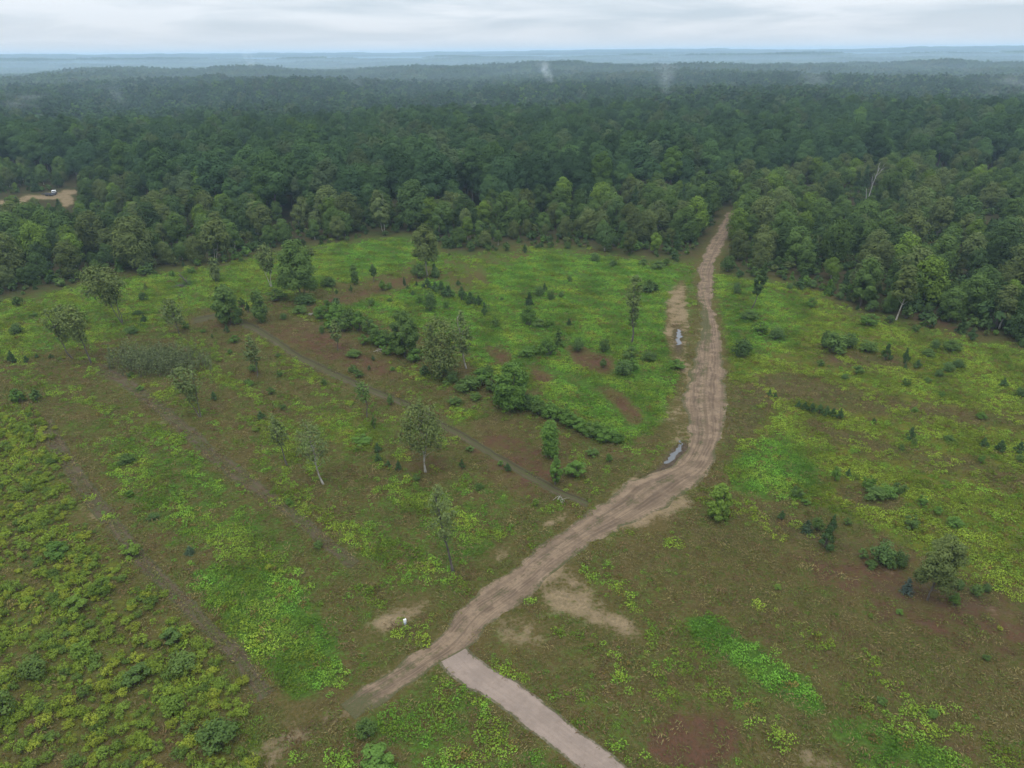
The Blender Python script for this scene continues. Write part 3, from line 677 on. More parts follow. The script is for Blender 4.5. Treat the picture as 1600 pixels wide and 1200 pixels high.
# ------------------------------------------------------------------ meadow trees, one by one
# u, v of the foot; v of the top; crown width in px; u of the top; profile; crown base; stems; leaf density; tone; bark; label; short name for neighbours
TREES = [
    (665, 738, 624, 84, 662, 'dome', .30, 2, .55, T_OLIVE, M_pale, 'broad airy tree on a pale forked trunk left of the lone track bend', 'the pale forked tree'),
    (708, 893, 752, 56, 690, 'oval', .36, 1, .34, T_GREY, M_bark, 'thin sparse tree with a long bare leaning stem beside the lower track', 'the long leaning tree'),
    (506, 757, 656, 56, 490, 'dome', .36, 1, .36, T_GREY, M_pale, 'sparse tree with a white lower trunk leaning left in the open grass', 'the leaning white-trunked tree'),
    (449, 727, 645, 38, 437, 'oval', .36, 1, .4, T_GREY, M_bark, 'slim sparse tree left of the leaning white-trunked tree', 'the slim sparse tree'),
    (573, 652, 594, 30, 568, 'dome', .42, 1, .4, T_MID, M_bark, 'small thin-stemmed tree just below the grassy two-rut trail', 'the small tree below the rut trail'),
    (313, 652, 570, 50, 297, 'vase', .28, 2, .5, T_GREY, M_bark, 'leaning twin-stemmed tree in front of the grey willow thicket', 'the leaning twin-stemmed tree'),
    (402, 590, 523, 32, 398, 'oval', .3, 1, .5, T_GREY, M_bark, 'small grey-green tree with shrubs round its foot at the rut trail head', 'the small trail-head tree'),
    (143, 568, 474, 56, 124, 'vase', .34, 1, .62, T_OLIVE, M_bark, 'right of two leaning olive trees standing at the far left meadow', 'the pair of leaning olive trees'),
    (114, 560, 478, 44, 98, 'vase', .32, 1, .5, T_OLIVE, M_bark, 'left of two leaning olive trees standing at the far left meadow', 'the left olive tree'),
    (192, 507, 413, 86, 168, 'vase', .34, 4, .6, T_OLIVE, M_bark, 'broad vase-shaped tree with four spreading stems in the upper left meadow', 'the vase-shaped multi-stemmed tree'),
    (280, 522, 464, 40, 272, 'dome', .26, 1, .42, T_GREY, M_bark, 'faint thin tree standing right behind the willow thicket', 'the thin tree behind the thicket'),
    (359, 508, 444, 48, 357, 'dome', .04, 2, .9, T_MID, M_bark, 'bushy tree leafy to the ground above the head of the rut trail', 'the bushy trail-head tree'),
    (409, 504, 450, 26, 406, 'column', .03, 1, .95, T_MID, M_bark, 'narrow columnar tree leafy to the ground at the left end of the shrub belt', 'the columnar tree'),
    (424, 448, 380, 40, 420, 'vase', .3, 2, .6, T_GREY, M_pale, 'grey-green tree with pale twin stems left of the big dense tree', 'the pale twin-stemmed tree'),
    (472, 470, 374, 66, 468, 'dome', .2, 3, .95, T_MID, M_bark, 'large dense round tree standing in the shrubs at the meadow top', 'the large dense round tree'),
    (528, 548, 498, 24, 526, 'oval', .28, 1, .6, T_GREY, M_bark, 'tiny tree standing alone below the shrub belt', 'the tiny tree below the shrub belt'),
    (555, 445, 413, 13, 554, 'column', .04, 1, .9, T_MID, M_bark, 'slim sapling at the meadow top, left of its twin', 'the left sapling'),
    (584, 440, 412, 13, 584, 'oval', .3, 1, .9, T_DARK, M_bark, 'slim sapling on a bare stem at the meadow top, right of its twin', 'the right sapling'),
    (668, 431, 350, 48, 664, 'dome', .3, 1, .9, T_OLIVE, M_pale, 'tall tree with a straight pale trunk standing alone before the forest', 'the tall pale-trunked tree'),
    (632, 557, 483, 50, 632, 'dome', .06, 2, 1.0, T_MID, M_bark, 'dense dark rounded tree leafy to the ground in the shrub belt', 'the dense rounded belt tree'),
    (690, 590, 492, 74, 690, 'column', .03, 4, .68, T_OLIVE, M_bark, 'tallest leafy clump of the middle shrub belt, wide and grey-green', 'the tallest belt clump'),
    (729, 576, 482, 34, 722, 'oval', .25, 1, .5, T_GREY, M_pale, 'slender tree with a visible pale stem at the right of the tallest belt clump', 'the slender belt tree'),
    (800, 640, 563, 62, 800, 'dome', .03, 3, .95, T_BRIGHT, M_bark, 'bright green bushy tree at the middle of the shrub belt', 'the bright bushy belt tree'),
    (987, 535, 427, 34, 988, 'vase', .22, 1, .5, T_GREY, M_bark, 'tall narrow thin tree standing alone in the middle meadow', 'the tall narrow lone tree'),
    (860, 716, 655, 31, 858, 'column', .02, 2, 1.0, T_BRIGHT, M_bark, 'dense green columnar tree near the track bend', 'the columnar bend tree'),
    (868, 757, 711, 23, 868, 'oval', .08, 1, 1.0, T_BRIGHT, M_bark, 'smaller dense green tree right in front of the columnar one near the bend', 'the smaller bend tree'),
    (1174, 482, 412, 22, 1188, 'oval', .3, 1, .8, T_DARK, M_bark, 'slim dark leaning tree right of the upper track', 'the slim dark leaning tree'),
    (1120, 812, 755, 38, 1122, 'dome', .03, 3, .9, T_YEL, M_bark, 'yellow-green bushy sapling standing right beside the track bend', 'the yellow-green sapling'),
    (1449, 938, 838, 66, 1462, 'dome', .2, 1, .95, T_OLIVE, M_bark, 'soft rounded olive tree with a short leaning stem at the lower right', 'the rounded olive tree'),
    (1345, 478, 400, 46, 1348, 'dome', .12, 2, .9, T_MID, M_bark, 'rounded tree standing forward of the right forest edge', 'the rounded forward tree'),
    (1400, 500, 412, 40, 1404, 'dome', .36, 1, .8, T_OLIVE, M_pale, 'olive tree on a pale bare trunk forward of the right forest edge', 'the pale-trunked olive tree'),
    (338, 440, 401, 18, 338, 'column', .05, 1, .8, T_GREY, M_bark, 'small upright leafy sapling in the upper left meadow', 'the upright upper sapling'),
    (337, 408, 340, 52, 345, 'dome', .25, 2, .9, T_OLIVE, M_pale, 'broad tree on pale stems at the forest edge above the upper left meadow', 'the broad pale-stemmed tree'),
    (600, 366, 294, 42, 592, 'oval', .22, 2, .9, T_GREY, M_pale, 'pale-stemmed grey-green tree at the corner of the upper meadow', 'the grey-green corner tree'),
    (650, 358, 280, 64, 648, 'dome', .1, 1, 1.0, T_DARK, M_bark, 'large dark round tree just behind the corner of the upper meadow', 'the large dark corner tree'),
    (215, 422, 336, 68, 215, 'dome', .06, 1, 1.0, T_OLIVE, M_bark, 'broad rounded olive tree at the left forest edge', 'the broad olive edge tree'),
]
LAND = []                                    # (u, v, short name)
def place_tree(i, row):
    u, v, vt, w, ut, prof, cb, stems, dens, tone, bark, label, short = row
    P0 = ground(u, v)[0]; dep = proj(P0)[2][0]; mpp = dep / F
    H = height_for(P0, vt); Rx = w * mpp / 2
    lx = (ut - u) * mpp
    area = 4 * math.pi * Rx * (Rx + H * (1 - cb)) / 2.2
    cs = max(.13, .0015 * dep)
    nc = int(min(9000, dens * (1.6 if dens >= .7 else .95) * area / (1.25 * cs * cs)))
    nb = int(13 + 14 * dens) if dens >= .7 else 42
    cr, tr = tree_meshes('meadow_tree', 100 + i, H, cb, Rx, prof, nb, nc, cs, r0=max(.11, H * .0125), stems=stems, lean=(lx, 0), bark=bark, shell=1.0 if dens < .7 else .5, rbf=.62 if prof == 'column' and dens >= .7 else .36)
    e = empty('meadow_tree', P0)
    for o in (cr, tr): COL.objects.link(o); o.parent = e
    k = (.9 + .2 * ((i * 37) % 10) / 10) * (1.28 if dens < .7 else 1.1)
    cr.color = (tone[0] * k, tone[1] * k, tone[2] * k, 1)
    tag(e, label, 'tree')
    LAND.append((u, (v + vt) / 2, v, short))
for i, row in enumerate(TREES): place_tree(i, row)

# pale dead snag in the right forest
def snag():
    P0 = ground(1352, 318)[0]; e = empty('dead_tree', P0); dep = proj(P0)[2][0]; m = dep / F
    rng = np.random.RandomState(5); tb = Tubes()
    def st(pts, r0, r1):
        q = np.array([(x * m, 0, z * m * 1.04) for x, z in pts]); q[:, 1] = rng.normal(0, .25, len(q)); tb.add(q, np.linspace(r0, r1, len(q)), 6)
    st([(2, -1), (4, 14), (7, 28), (9, 42), (12, 52)], 0.26, .09); st([(8, 38), (14, 46), (17, 56), (19, 58)], .12, .05)
    st([(10, 46), (9, 54), (11, 60)], .14, .06); st([(14, 48), (20, 52)], .12, .05); st([(0, -1), (-1, 12), (-2, 22)], .2, .1)
    st([(6, 26), (3, 34), (4, 40)], .15, .05); st([(9, 36), (5, 44)], .1, .04)
    v, f = tb.get(); o = mesh_obj('trunk', v, f, M_white, e, smooth_=True)
    tag(e, 'bleached white dead tree with broken stems among the right forest trees', 'dead tree')
snag()

# ------------------------------------------------------------------ shrubs and young pines
PINES = [bush('young_pine', 300 + k, 13, 620, .062, 'cone', r=.58, rbf=.34, asp=.42) for k in range(3)]
SHRUBS = [bush('shrub', 310 + k, 8 + 2 * k, 1000, .045, ['dome', 'oval', 'dome', 'column'][k], rbf=[.42, .36, .34, .4][k]) for k in range(4)]
BUSHES = [bush('bush', 320 + k, 12, 1100, .042, 'dome', rbf=.46, shell=.35) for k in range(3)]
for p in PINES + SHRUBS + BUSHES: p.hide_render = False
# u, v of the foot, width, height in px, kind: p young pine, s leafy shrub, d dark dense bush, y yellow-green shrub, b bluish
S_TXT = """28 524 22 20 d;20 569 15 22 p;42 567 9 12 p;58 560 8 8 p;80 560 8 8 p;52 496 15 10 s;225 472 15 16 d;226 505 13 14 p;216 493 17 9 d;205 523 21 15 d;292 447 16 11 d;240 430 11 10 s;290 516 13 15 s;355 521 10 14 p;318 520 9 7 s;367 536 17 14 s;360 554 10 10 s;332 529 5 8 p;335 627 13 17 p;388 490 9 19 p;378 481 11 17 s;396 582 15 14 s;204 589 12 9 s;220 611 12 10 s;392 603 11 9 s;300 428 14 12 s;
432 471 30 22 s;458 452 26 24 s;490 449 17 17 s;513 451 26 20 d;477 477 36 22 d;470 490 22 15 s;443 500 13 12 d;500 501 19 24 s;513 499 25 32 s;530 506 27 34 s;547 513 25 32 s;562 520 27 36 s;578 524 25 30 s;590 532 23 26 s;604 543 24 28 s;568 540 17 19 s;594 545 19 22 s;606 556 18 18 s;503 522 11 14 d;549 458 7 13 p;526 460 6 9 p;598 455 13 17 s;608 453 9 12 s;632 448 7 15 p;637 453 6 8 p;651 449 6 11 p;645 462 10 9 p;580 478 11 12 s;609 473 8 8 s;654 437 26 27 d;681 436 16 18 d;668 453 17 19 p;680 457 15 17 p;690 463 20 24 p;701 467 20 22 p;722 471 18 24 p;735 477 20 22 p;748 479 18 18 p;716 446 11 9 p;672 489 22 36 d;656 475 11 15 s;698 483 10 15 s;757 496 12 24 p;775 513 12 18 s;552 558 22 14 s;583 564 8 9 p;577 579 7 9 p;552 583 17 14 s;560 591 15 15 s;437 589 11 11 s;423 617 13 14 s;442 641 11 12 s;507 603 11 12 s;610 634 10 17 s;613 580 9 8 s;
690 590 26 26 s;785 628 28 28 s;812 634 28 28 s;832 640 28 26 s;852 650 28 28 s;871 658 26 26 s;889 668 26 26 s;906 676 26 26 s;925 684 26 28 s;944 692 26 24 s;965 694 22 20 s;650 566 26 24 s;622 556 26 26 s;586 540 26 28 s;538 520 26 28 s;522 508 26 28 s;735 613 34 28 s;752 604 36 32 s;771 614 25 28 s;722 612 22 22 s;706 600 20 22 d;760 590 22 20 s;822 642 30 27 d;841 650 27 27 s;862 657 25 27 s;880 663 23 28 s;897 670 23 24 s;915 682 23 24 s;935 687 27 29 s;953 690 23 24 s;925 713 20 15 s;710 633 21 15 s;742 626 18 14 s;
842 464 20 18 d;860 471 14 18 d;877 466 11 11 d;851 456 8 14 p;890 441 9 11 s;825 511 24 34 s;842 513 21 17 s;858 513 15 15 s;874 526 9 13 p;904 551 21 25 d;943 551 19 23 d;824 559 25 19 s;838 554 19 17 s;858 558 25 31 s;942 576 11 17 s;973 589 32 29 d;988 582 22 24 s;985 561 24 22 s;1013 564 23 17 s;1057 577 25 18 s;1012 458 21 23 s;1028 421 23 15 s;1005 416 15 13 s;1158 559 33 33 d;1150 461 14 21 d;1137 427 26 28 d;1170 501 27 19 s;1187 522 24 20 s;820 396 11 15 p;887 389 13 12 d;930 409 17 15 d;1040 416 13 13 s;
1234 453 11 11 d;1251 449 13 17 p;1268 451 17 15 d;1267 481 21 17 s;1300 461 13 21 d;1311 469 15 13 d;1362 489 21 21 d;1358 511 27 23 s;1390 506 15 15 d;1428 489 25 32 p;1470 499 19 30 p;1450 491 19 19 d;1500 501 15 19 d;1443 511 13 11 s;1431 519 13 13 s;1508 516 15 15 d;1517 533 19 21 p;1555 517 58 76 p;1594 525 46 72 p;1540 505 30 40 d;1597 544 15 17 d;1213 531 26 22 d;1304 553 40 36 s;1326 546 28 27 d;1289 546 20 30 d;1355 551 25 21 s;1384 565 18 29 p;1413 571 14 28 p;1433 576 14 15 p;1414 578 7 11 p;1460 546 17 17 d;1485 551 27 23 s;1450 559 19 15 s;1341 586 19 17 s;1320 594 13 11 d;1415 604 15 14 s;1450 598 13 9 s;1467 589 15 13 d;1480 581 21 17 d;1496 576 21 17 d;1567 606 15 17 p;1595 621 21 18 d;1470 621 10 11 s;1202 621 9 13 p;1211 623 9 11 p;
1247 639 11 14 p;1257 642 13 15 p;1268 646 16 18 p;1280 648 16 18 p;1291 651 16 18 p;1301 653 15 17 p;1312 656 14 19 p;1365 661 9 9 p;1429 646 10 11 s;1422 689 16 23 p;1428 697 9 13 s;1408 704 11 11 s;1532 655 15 13 s;1482 689 15 11 s;1536 699 15 17 p;1562 707 21 21 p;1592 709 19 21 p;1532 725 10 17 s;1592 723 13 15 s;1305 753 15 26 s;1325 746 11 15 p;1245 779 21 21 s;1259 789 15 11 s;1356 769 21 27 s;1369 782 34 24 s;1384 777 27 22 s;1405 772 22 20 s;1440 791 15 19 s;1465 804 15 15 s;1423 827 22 24 s;1493 824 24 18 s;1221 813 15 17 p;1260 834 20 24 b;1276 830 20 24 s;1290 860 28 42 p;1299 834 16 32 p;1323 821 12 14 s;1347 874 15 19 s;1376 883 42 42 d;1405 887 24 30 d;1390 889 16 19 s;1362 887 20 14 s;1496 922 18 19 d;1490 947 16 22 s;1526 932 18 21 s;1540 926 14 17 d;1405 959 11 9 s;1416 929 20 28 b;
1215 921 12 10 y;1360 966 9 9 y;1541 1032 12 11 s;1377 1101 16 13 s;1456 1121 17 15 s;408 656 15 15 p;590 708 14 17 p;591 722 13 15 p;607 731 11 13 p;623 737 13 19 p;585 672 9 24 s;651 752 13 13 s;722 733 10 17 p;735 706 13 11 s;782 729 9 11 s;793 737 15 15 p;452 791 12 14 s;748 766 13 13 s;899 746 33 30 s;838 791 11 13 y;952 723 10 14 s;566 692 30 13 s;497 858 14 14 s;200 726 28 19 s;204 776 14 12 s;240 811 20 11 d;297 866 17 15 b;80 726 13 11 s;270 1008 34 32 s;286 1052 46 36 d;55 1058 46 36 d;8 1122 40 48 d;345 1162 58 40 s;575 1152 30 30 s;590 1200 56 38 s;120 955 44 30 y;205 870 34 26 y;90 870 40 28 s;130 1030 40 32 y;215 1065 40 30 s;160 930 36 30 y;270 1115 36 30 y"""
KINDS = {'p': ('young_pine', 'young pine', 'pine'), 's': ('shrub', 'leafy shrub', 'shrub'), 'd': ('bush', 'dense bush', 'bush'), 'y': ('shrub', 'yellow-green shrub', 'shrub'), 'b': ('young_spruce', 'bluish young spruce', 'spruce')}
LAND += [(1061, 530, 548, 'the long narrow puddle'), (1050, 706, 722, 'the curved puddle'), (710, 1030, 1040, 'the start of the gravel drive'), (250, 555, 585, 'the grey willow thicket'), (540, 1110, 1110, 'the dead end of the track'),
         (1125, 640, 640, 'the widest part of the track'), (1108, 440, 440, 'the upper track'), (1085, 1158, 1158, 'the bare red soil patch'), (633, 972, 975, 'the white marker post'), (1280, 645, 650, 'the right pine row'), (150, 800, 800, 'the bare sandy spot'), (1600, 650, 650, 'the right picture edge'),
         (420, 985, 985, 'the brightest green patch'), (1180, 730, 730, 'the fresh green bend patch')]
def where(u, v):
    best = min(LAND, key=lambda l: ((l[0] - u) * 1.0) ** 2 + ((l[2] - v) * 1.7) ** 2)
    du, dv = u - best[0], v - best[2]
    far = math.hypot(du, dv) > 70
    if abs(du) > abs(dv) * 1.2: r = ('well left of' if du < 0 else 'well right of') if far else ('just left of' if du < 0 else 'just right of')
    else: r = ('far behind' if dv < 0 else 'well in front of') if far else ('close behind' if dv < 0 else 'close in front of')
    return r + ' ' + best[3]
ORD = ['', 'second', 'third', 'fourth', 'fifth', 'sixth', 'seventh', 'eighth', 'ninth', 'tenth', 'eleventh', 'twelfth', 'thirteenth', 'fourteenth']
def label_all(items):
    """items: (object, adjective text, u, v, category, group); same phrases get their order from the left"""
    by = {}
    for it in items: by.setdefault((it[1], where(it[2], it[3])), []).append(it)
    for (adj, wh), L in by.items():
        L.sort(key=lambda q: q[2]); n = len(L)
        for k, (o, a, u, v, cat, grp) in enumerate(L):
            if n == 1: lab = f'{adj} {wh}'
            elif k == 0: lab = f'leftmost {adj} {wh}'
            elif k == n - 1: lab = f'rightmost {adj} {wh}'
            else: lab = f'{ORD[min(k, 13)]} {adj} from left, {wh}'
            w = lab.split(); lab = ' '.join(w) if len(w) <= 16 else ' '.join(x for x in w if x not in ('the', 'well', 'just'))
            tag(o, lab, cat, grp)
def place_shrubs():
    rng = random.Random(4); items = []
    spruce = conifer('young_spruce', 77, 1.0, .5, 11, 10, .085, asp=.35, droop=.1)
    used = set()
    for q in S_TXT.replace('\n', '').split(';'):
        a = q.split()
        if len(a) != 5: continue
        u, v, w, h = map(float, a[:4]); k = a[4]
        P0 = ground(u, v - h * .08)[0]; dep = proj(P0)[2][0]; m = dep / F
        ca = math.sqrt(1 - ((60 - P0[2]) / np.linalg.norm(P0 - CAM)) ** 2)
        if u < 400 and v > 900: T_d = (.088, .132, .034)
        else: T_d = (.066, .108, .034)
        W_ = w * m * (1.22 if k == 's' else 1.08); H_ = max(.35, (h * m - .30 * W_ * math.sqrt(1 - ca * ca)) / ca)
        src = spruce if k == 'b' else rng.choice({'p': PINES, 's': SHRUBS, 'y': SHRUBS, 'd': BUSHES}[k])
        o = src.copy(); COL.objects.link(o); o.name = KINDS[k][0]
        o.location = P0; o.rotation_euler = (0, 0, rng.uniform(0, 6.28)); o.scale = (W_, W_, H_)
        c = {'p': T_PINE, 's': rng.choice([T_MID, T_BRIGHT, T_MID, T_BRIGHT]), 'd': T_d, 'y': T_YEL, 'b': (.080, .110, .090) if u > 1400 else (.062, .094, .050)}[k]
        if k == 's' and 1040 < u < 1075 and 560 < v < 590: c = T_BRIGHT
        g = rng.uniform(.85, 1.2)
        o.color = (c[0] * g, c[1] * g, c[2] * g, 1)
        size = 'tiny' if W_ < 1.4 else 'small' if W_ < 2.6 else 'medium' if W_ < 4.5 else 'large'
        tone = {'p': 'dark', 's': TONE.get(c, ''), 'd': 'dark', 'y': '', 'b': ''}[k]
        items.append((o, ' '.join(f'{size} {tone} {KINDS[k][1]}'.split()), u, v, KINDS[k][2], {'p': 'young pines in the meadow', 's': 'leafy shrubs in the meadow', 'd': 'dense bushes in the meadow', 'y': 'yellow-green shrubs', 'b': 'bluish young spruces'}[k]))
    label_all(items)
place_shrubs()

# grey-green willow thicket of upright shoots
def thicket():
    rng = np.random.RandomState(21); c0 = ground(250, 572)[0]; m = proj(c0)[2][0] / F
    ns = 620
    P = ground(rng.uniform(0, 1, ns) * 0 + 250 + rng.normal(0, 36, ns).clip(-78, 78), 570 + rng.normal(0, 9.5, ns).clip(-24, 20)) - c0
    tb = Tubes(); C, Nn = [], []
    for p in P:
        h = rng.uniform(1.6, 3.6); lean = rng.normal(0, .35, 2) + np.array([.25, 0])
        tip = p + np.array([lean[0], lean[1], h]); tb.add([p + [0, 0, -.1], (p + tip) / 2 + [0, 0, .1], tip], [.035, .025, .01], 3)
        n = 20; s = rng.uniform(.25, 1.05, n)[:, None]
        C.append(p + (tip - p) * s + rng.normal(0, .2, (n, 3))); q = rng.normal(0, .6, (n, 3)); q[:, 2] += .7; Nn.append(q)
    V, Fc, var = cards(rng, np.vstack(C), np.vstack(Nn), .2, .4)
    v, f = tb.get(); o = mesh_obj('willow_thicket', np.vstack([V, v]), [Fc, f + len(V)], [M_leaf, M_bark], attrs={'var': np.concatenate([var, np.zeros(len(v))])}); o.color = (.116, .142, .060, 1)
    o.location = c0; e = o
    tag(e, 'wide grey-green willow thicket of upright shoots in the left meadow', 'thicket')
thicket()

# ------------------------------------------------------------------ forest
def jitter_grid(step, x0, x1, y0, y1, seed):
    rng = np.random.RandomState(seed)
    x, y = np.meshgrid(np.arange(x0, x1, step), np.arange(y0, y1, step * .92))
    x[1::2] += step / 2
    x = x.ravel() + rng.uniform(-.36, .36, x.size) * step; y = y.ravel() + rng.uniform(-.36, .36, y.size) * step
    return x, y, rng
def below_tall(u, v):
    t = np.array(TALL, float)
    return v > np.interp(u, t[:, 0], t[:, 1])
CLEAR = [  # small openings: sand yard and its lane, the dark stand edges, a pale opening on the right
    [(-40, 312), (0, 306), (68, 299), (130, 290), (140, 306), (122, 320), (130, 345), (108, 345), (95, 322), (45, 326), (-40, 334)],
    [(1010, 283), (1120, 283), (1128, 293), (1010, 294)], [(640, 199), (765, 197), (770, 211), (640, 213)], [(430, 208), (540, 206), (540, 222), (430, 224)],
    [(1450, 330), (1560, 338), (1560, 356), (1450, 350)], [(1100, 210), (1200, 210), (1200, 216), (1100, 216)],
    [(1322, 296), (1372, 296), (1376, 326), (1318, 326)]]
def forest_points():
    out = []
    # (step, near, far, seed)
    for step, d0, d1, seed in ((7.9, 0, 430, 1), (9.8, 430, 1250, 2)):
        x, y, rng = jitter_grid(step, -d1 * .85, d1 * .85, 60, d1, seed)
        d = np.hypot(x, y); k = (d >= d0) & (d < d1) & (np.abs(x) < .80 * y + 30)
        x, y, d = x[k], y[k], d[k]
        z = hz(x, y); u, v, dep = proj(np.stack([x, y, z], 1))
        wob = _sum(_waves(9, 12, 45), x, y) * np.where(d < 430, 1, 0)
        k = ~inside(MEADOW, u + 9 * wob, v + 5 * wob + 3)
        for c in CLEAR: k &= ~inside(c, u, v)
        k &= ~inside(line_poly([(1142, 322), (1141, 335), (1138, 352), (1124, 375), (1110, 400), (1102, 425)], [20, 24, 34, 40, 40, 40]), u, v)
        mixed = below_tall(u, v)
        keep = rng.uniform(0, 1, len(x))
        k &= ~(mixed & (keep > np.where(u > 1150, .80, .90)))
        if d0 == 0: k &= mixed | (keep < .70)
        out.append(np.stack([x, y, z, u, v, dep, mixed], 1)[k])
    return np.vstack(out)
def make_forest():
    rng = np.random.RandomState(8)
    FP = forest_points(); n = len(FP)
    mixed = FP[:, 6] > .5; u, v, dep = FP[:, 3], FP[:, 4], FP[:, 5]
    # prototypes: kind index -> (crown, trunk) and joined copy; unit: real metres
    spec = [  # H, cb, R, prof, nb, nc, cs, bark, stems
        (13.5, .08, 5.0, 'dome', 20, 4600, .27, M_bark, 1), (12.5, .20, 3.7, 'dome', 16, 3200, .26, M_pale, 1), (13.0, .06, 4.0, 'column', 18, 4000, .26, M_bark, 2), (11.0, .14, 4.5, 'dome', 16, 3400, .26, M_pale, 3),
        (22.5, .30, 6.3, 'dome', 18, 7600, .32, M_bark, 1), (24.0, .34, 5.4, 'dome', 16, 6200, .32, M_bark, 1), (20.5, .26, 6.9, 'dome', 22, 8400, .32, M_bark, 1)]
    ind, join = [], []
    for i, (H, cb, Rr, pf, nb, nc, cs, bk, stm) in enumerate(spec):
        ind.append(tree_meshes('forest_tree', 500 + i, H, cb, Rr, pf, nb, nc, cs, bark=bk, stems=stm, rbf=.42, shell=.24, asp=.75))
        join.append(tree_meshes('forest', 500 + i, H, cb, Rr, pf, nb, nc, cs, bark=bk, stems=stm, leaf=M_leaf_i, join=True, rbf=.42, shell=.24, asp=.75))
    ind.append(conifer('conifer', 520, 11.0, 3.1, 16, 11, .42, join=False)); join.append(conifer('forest', 520, 11.0, 3.1, 16, 11, .42, leaf=M_leaf_i))
    for i, (H, cb, Rr, pf) in enumerate(((22.5, .32, 6.3, 'dome'), (24.0, .34, 5.4, 'dome'), (20.5, .28, 6.9, 'dome'))):
        join.append(tree_meshes('forest', 540 + i, H, cb, Rr, pf, 14, 1700, .62, leaf=M_leaf_i, join=True))       # 8, 9, 10: far away
    kind = np.where(mixed, rng.choice([0, 1, 2, 3, 7], n, p=[.34, .22, .17, .17, .10]), rng.choice([4, 5, 6], n, p=[.4, .25, .35]))
    kind = np.where(~mixed & (dep > 620), rng.choice([8, 9, 10], n), kind)
    sc = np.where(mixed, rng.uniform(.6, 1.16, n), rng.uniform(.66, 1.2, n))
    # the young wood on the left and the mixed wood on the right are lower
    sc = np.where(mixed & (u < 300), sc * .95, sc)
    sc = np.where(mixed & (u > 620) & (u < 1100) & (v > 372), sc * .78, sc)
    sc = np.where(mixed & (u > 1150) & (v > 380), sc * .92, sc)
    sc = np.where(inside([(60, 325), (180, 325), (220, 372), (40, 372)], u, v), sc * .55, sc)
    sc = np.where(inside([(-80, 322), (120, 322), (120, 356), (-80, 356)], u, v), sc * .45, sc)
    sc = np.where(inside([(1290, 322), (1410, 322), (1420, 372), (1280, 372)], u, v), sc * .55, sc)
    fr = cover('forest', u, v + 14)
    sc = np.where(mixed & (fr < .75), sc * rng.uniform(.45, 1.0, n), sc)               # saplings and small trees along the edge
    rot = rng.uniform(0, 6.28, n)
    pal = np.array([T_DARK, T_MID, T_OLIVE, T_YEL, T_GREY])
    tn = np.where(mixed, rng.choice(5, n, p=[.22, .34, .17, .13, .14]), rng.choice(5, n, p=[.50, .32, .07, .04, .07]))
    tint = pal[tn] * rng.uniform(.72, 1.22, n)[:, None]
    tint[~mixed] *= np.array([.78, .88, 1.12])
    tint[kind == 7] = np.array(T_PINE) * .95
    # nearest in the frame: individual trees
    vis = (u > -30) & (u < 1630) & (v < 560) & mixed
    order = np.argsort(np.where(vis, dep - 3.0 * sc, 1e9))[:300]
    sel = np.zeros(n, bool); sel[order] = True
    names = {0: ('forest_tree', 'round broadleaf tree', 'tree'), 1: ('forest_tree', 'slim pale-stemmed tree', 'tree'), 2: ('forest_tree', 'bushy twin-stemmed tree', 'tree'), 3: ('forest_tree', 'spreading pale-stemmed tree', 'tree'), 7: ('conifer', 'dark conifer', 'conifer')}
    items = []
    for i in order:
        kd = kind[i]; cr, tr = ind[kd]
        e = empty(names[kd][0], FP[i, :3], rot[i]); e.scale = (sc[i],) * 3
        for s in (cr, tr):
            c = s.copy(); COL.objects.link(c); c.parent = e
            if s is cr: c.color = (*tint[i], 1)
        tone = '' if kd == 7 else ['dark green', 'mid green', 'olive', 'yellow-green', 'grey-green'][tn[i]]
        size = 'low' if sc[i] < .62 else 'tall' if sc[i] > .95 else 'medium'
        items.append((e, ' '.join(f'{size} {tone} {names[kd][1]}'.split()), u[i], v[i], names[kd][2], 'trees along the forest edge'))
    global LAND
    keep = LAND
    LAND = [(1112, 380, 380, 'the track entrance'), (1352, 318, 318, 'the white dead tree'), (60, 305, 310, 'the far sandy yard'), (30, 440, 440, 'the left forest edge'), (215, 422, 422, 'the broad olive edge tree'), (337, 408, 408, 'the broad pale-stemmed tree'),
            (470, 380, 380, 'the upper meadow edge'), (600, 366, 366, 'the grey-green corner tree'), (668, 400, 400, 'the tall pale-trunked tree'), (760, 385, 385, 'the middle meadow top'), (880, 385, 385, 'the middle forest edge'), (990, 400, 400, 'the mid meadow edge'),
            (1220, 436, 436, 'the right edge bend'), (1345, 470, 478, 'the rounded forward tree'), (1404, 490, 500, 'the pale-trunked olive tree'), (1500, 515, 515, 'the big edge pines'), (1590, 530, 530, 'the right forest end'), (1500, 345, 345, 'the pale forest opening'), (1240, 340, 340, 'the right mixed wood')]
    label_all(items); LAND = keep
    r = ~sel
    scatter('forest', FP[r, :3], rot[r], np.repeat(sc[r][:, None], 3, 1), kind[r], tint[r], join, 'closed green broadleaf forest reaching back from the meadow', 'forest')
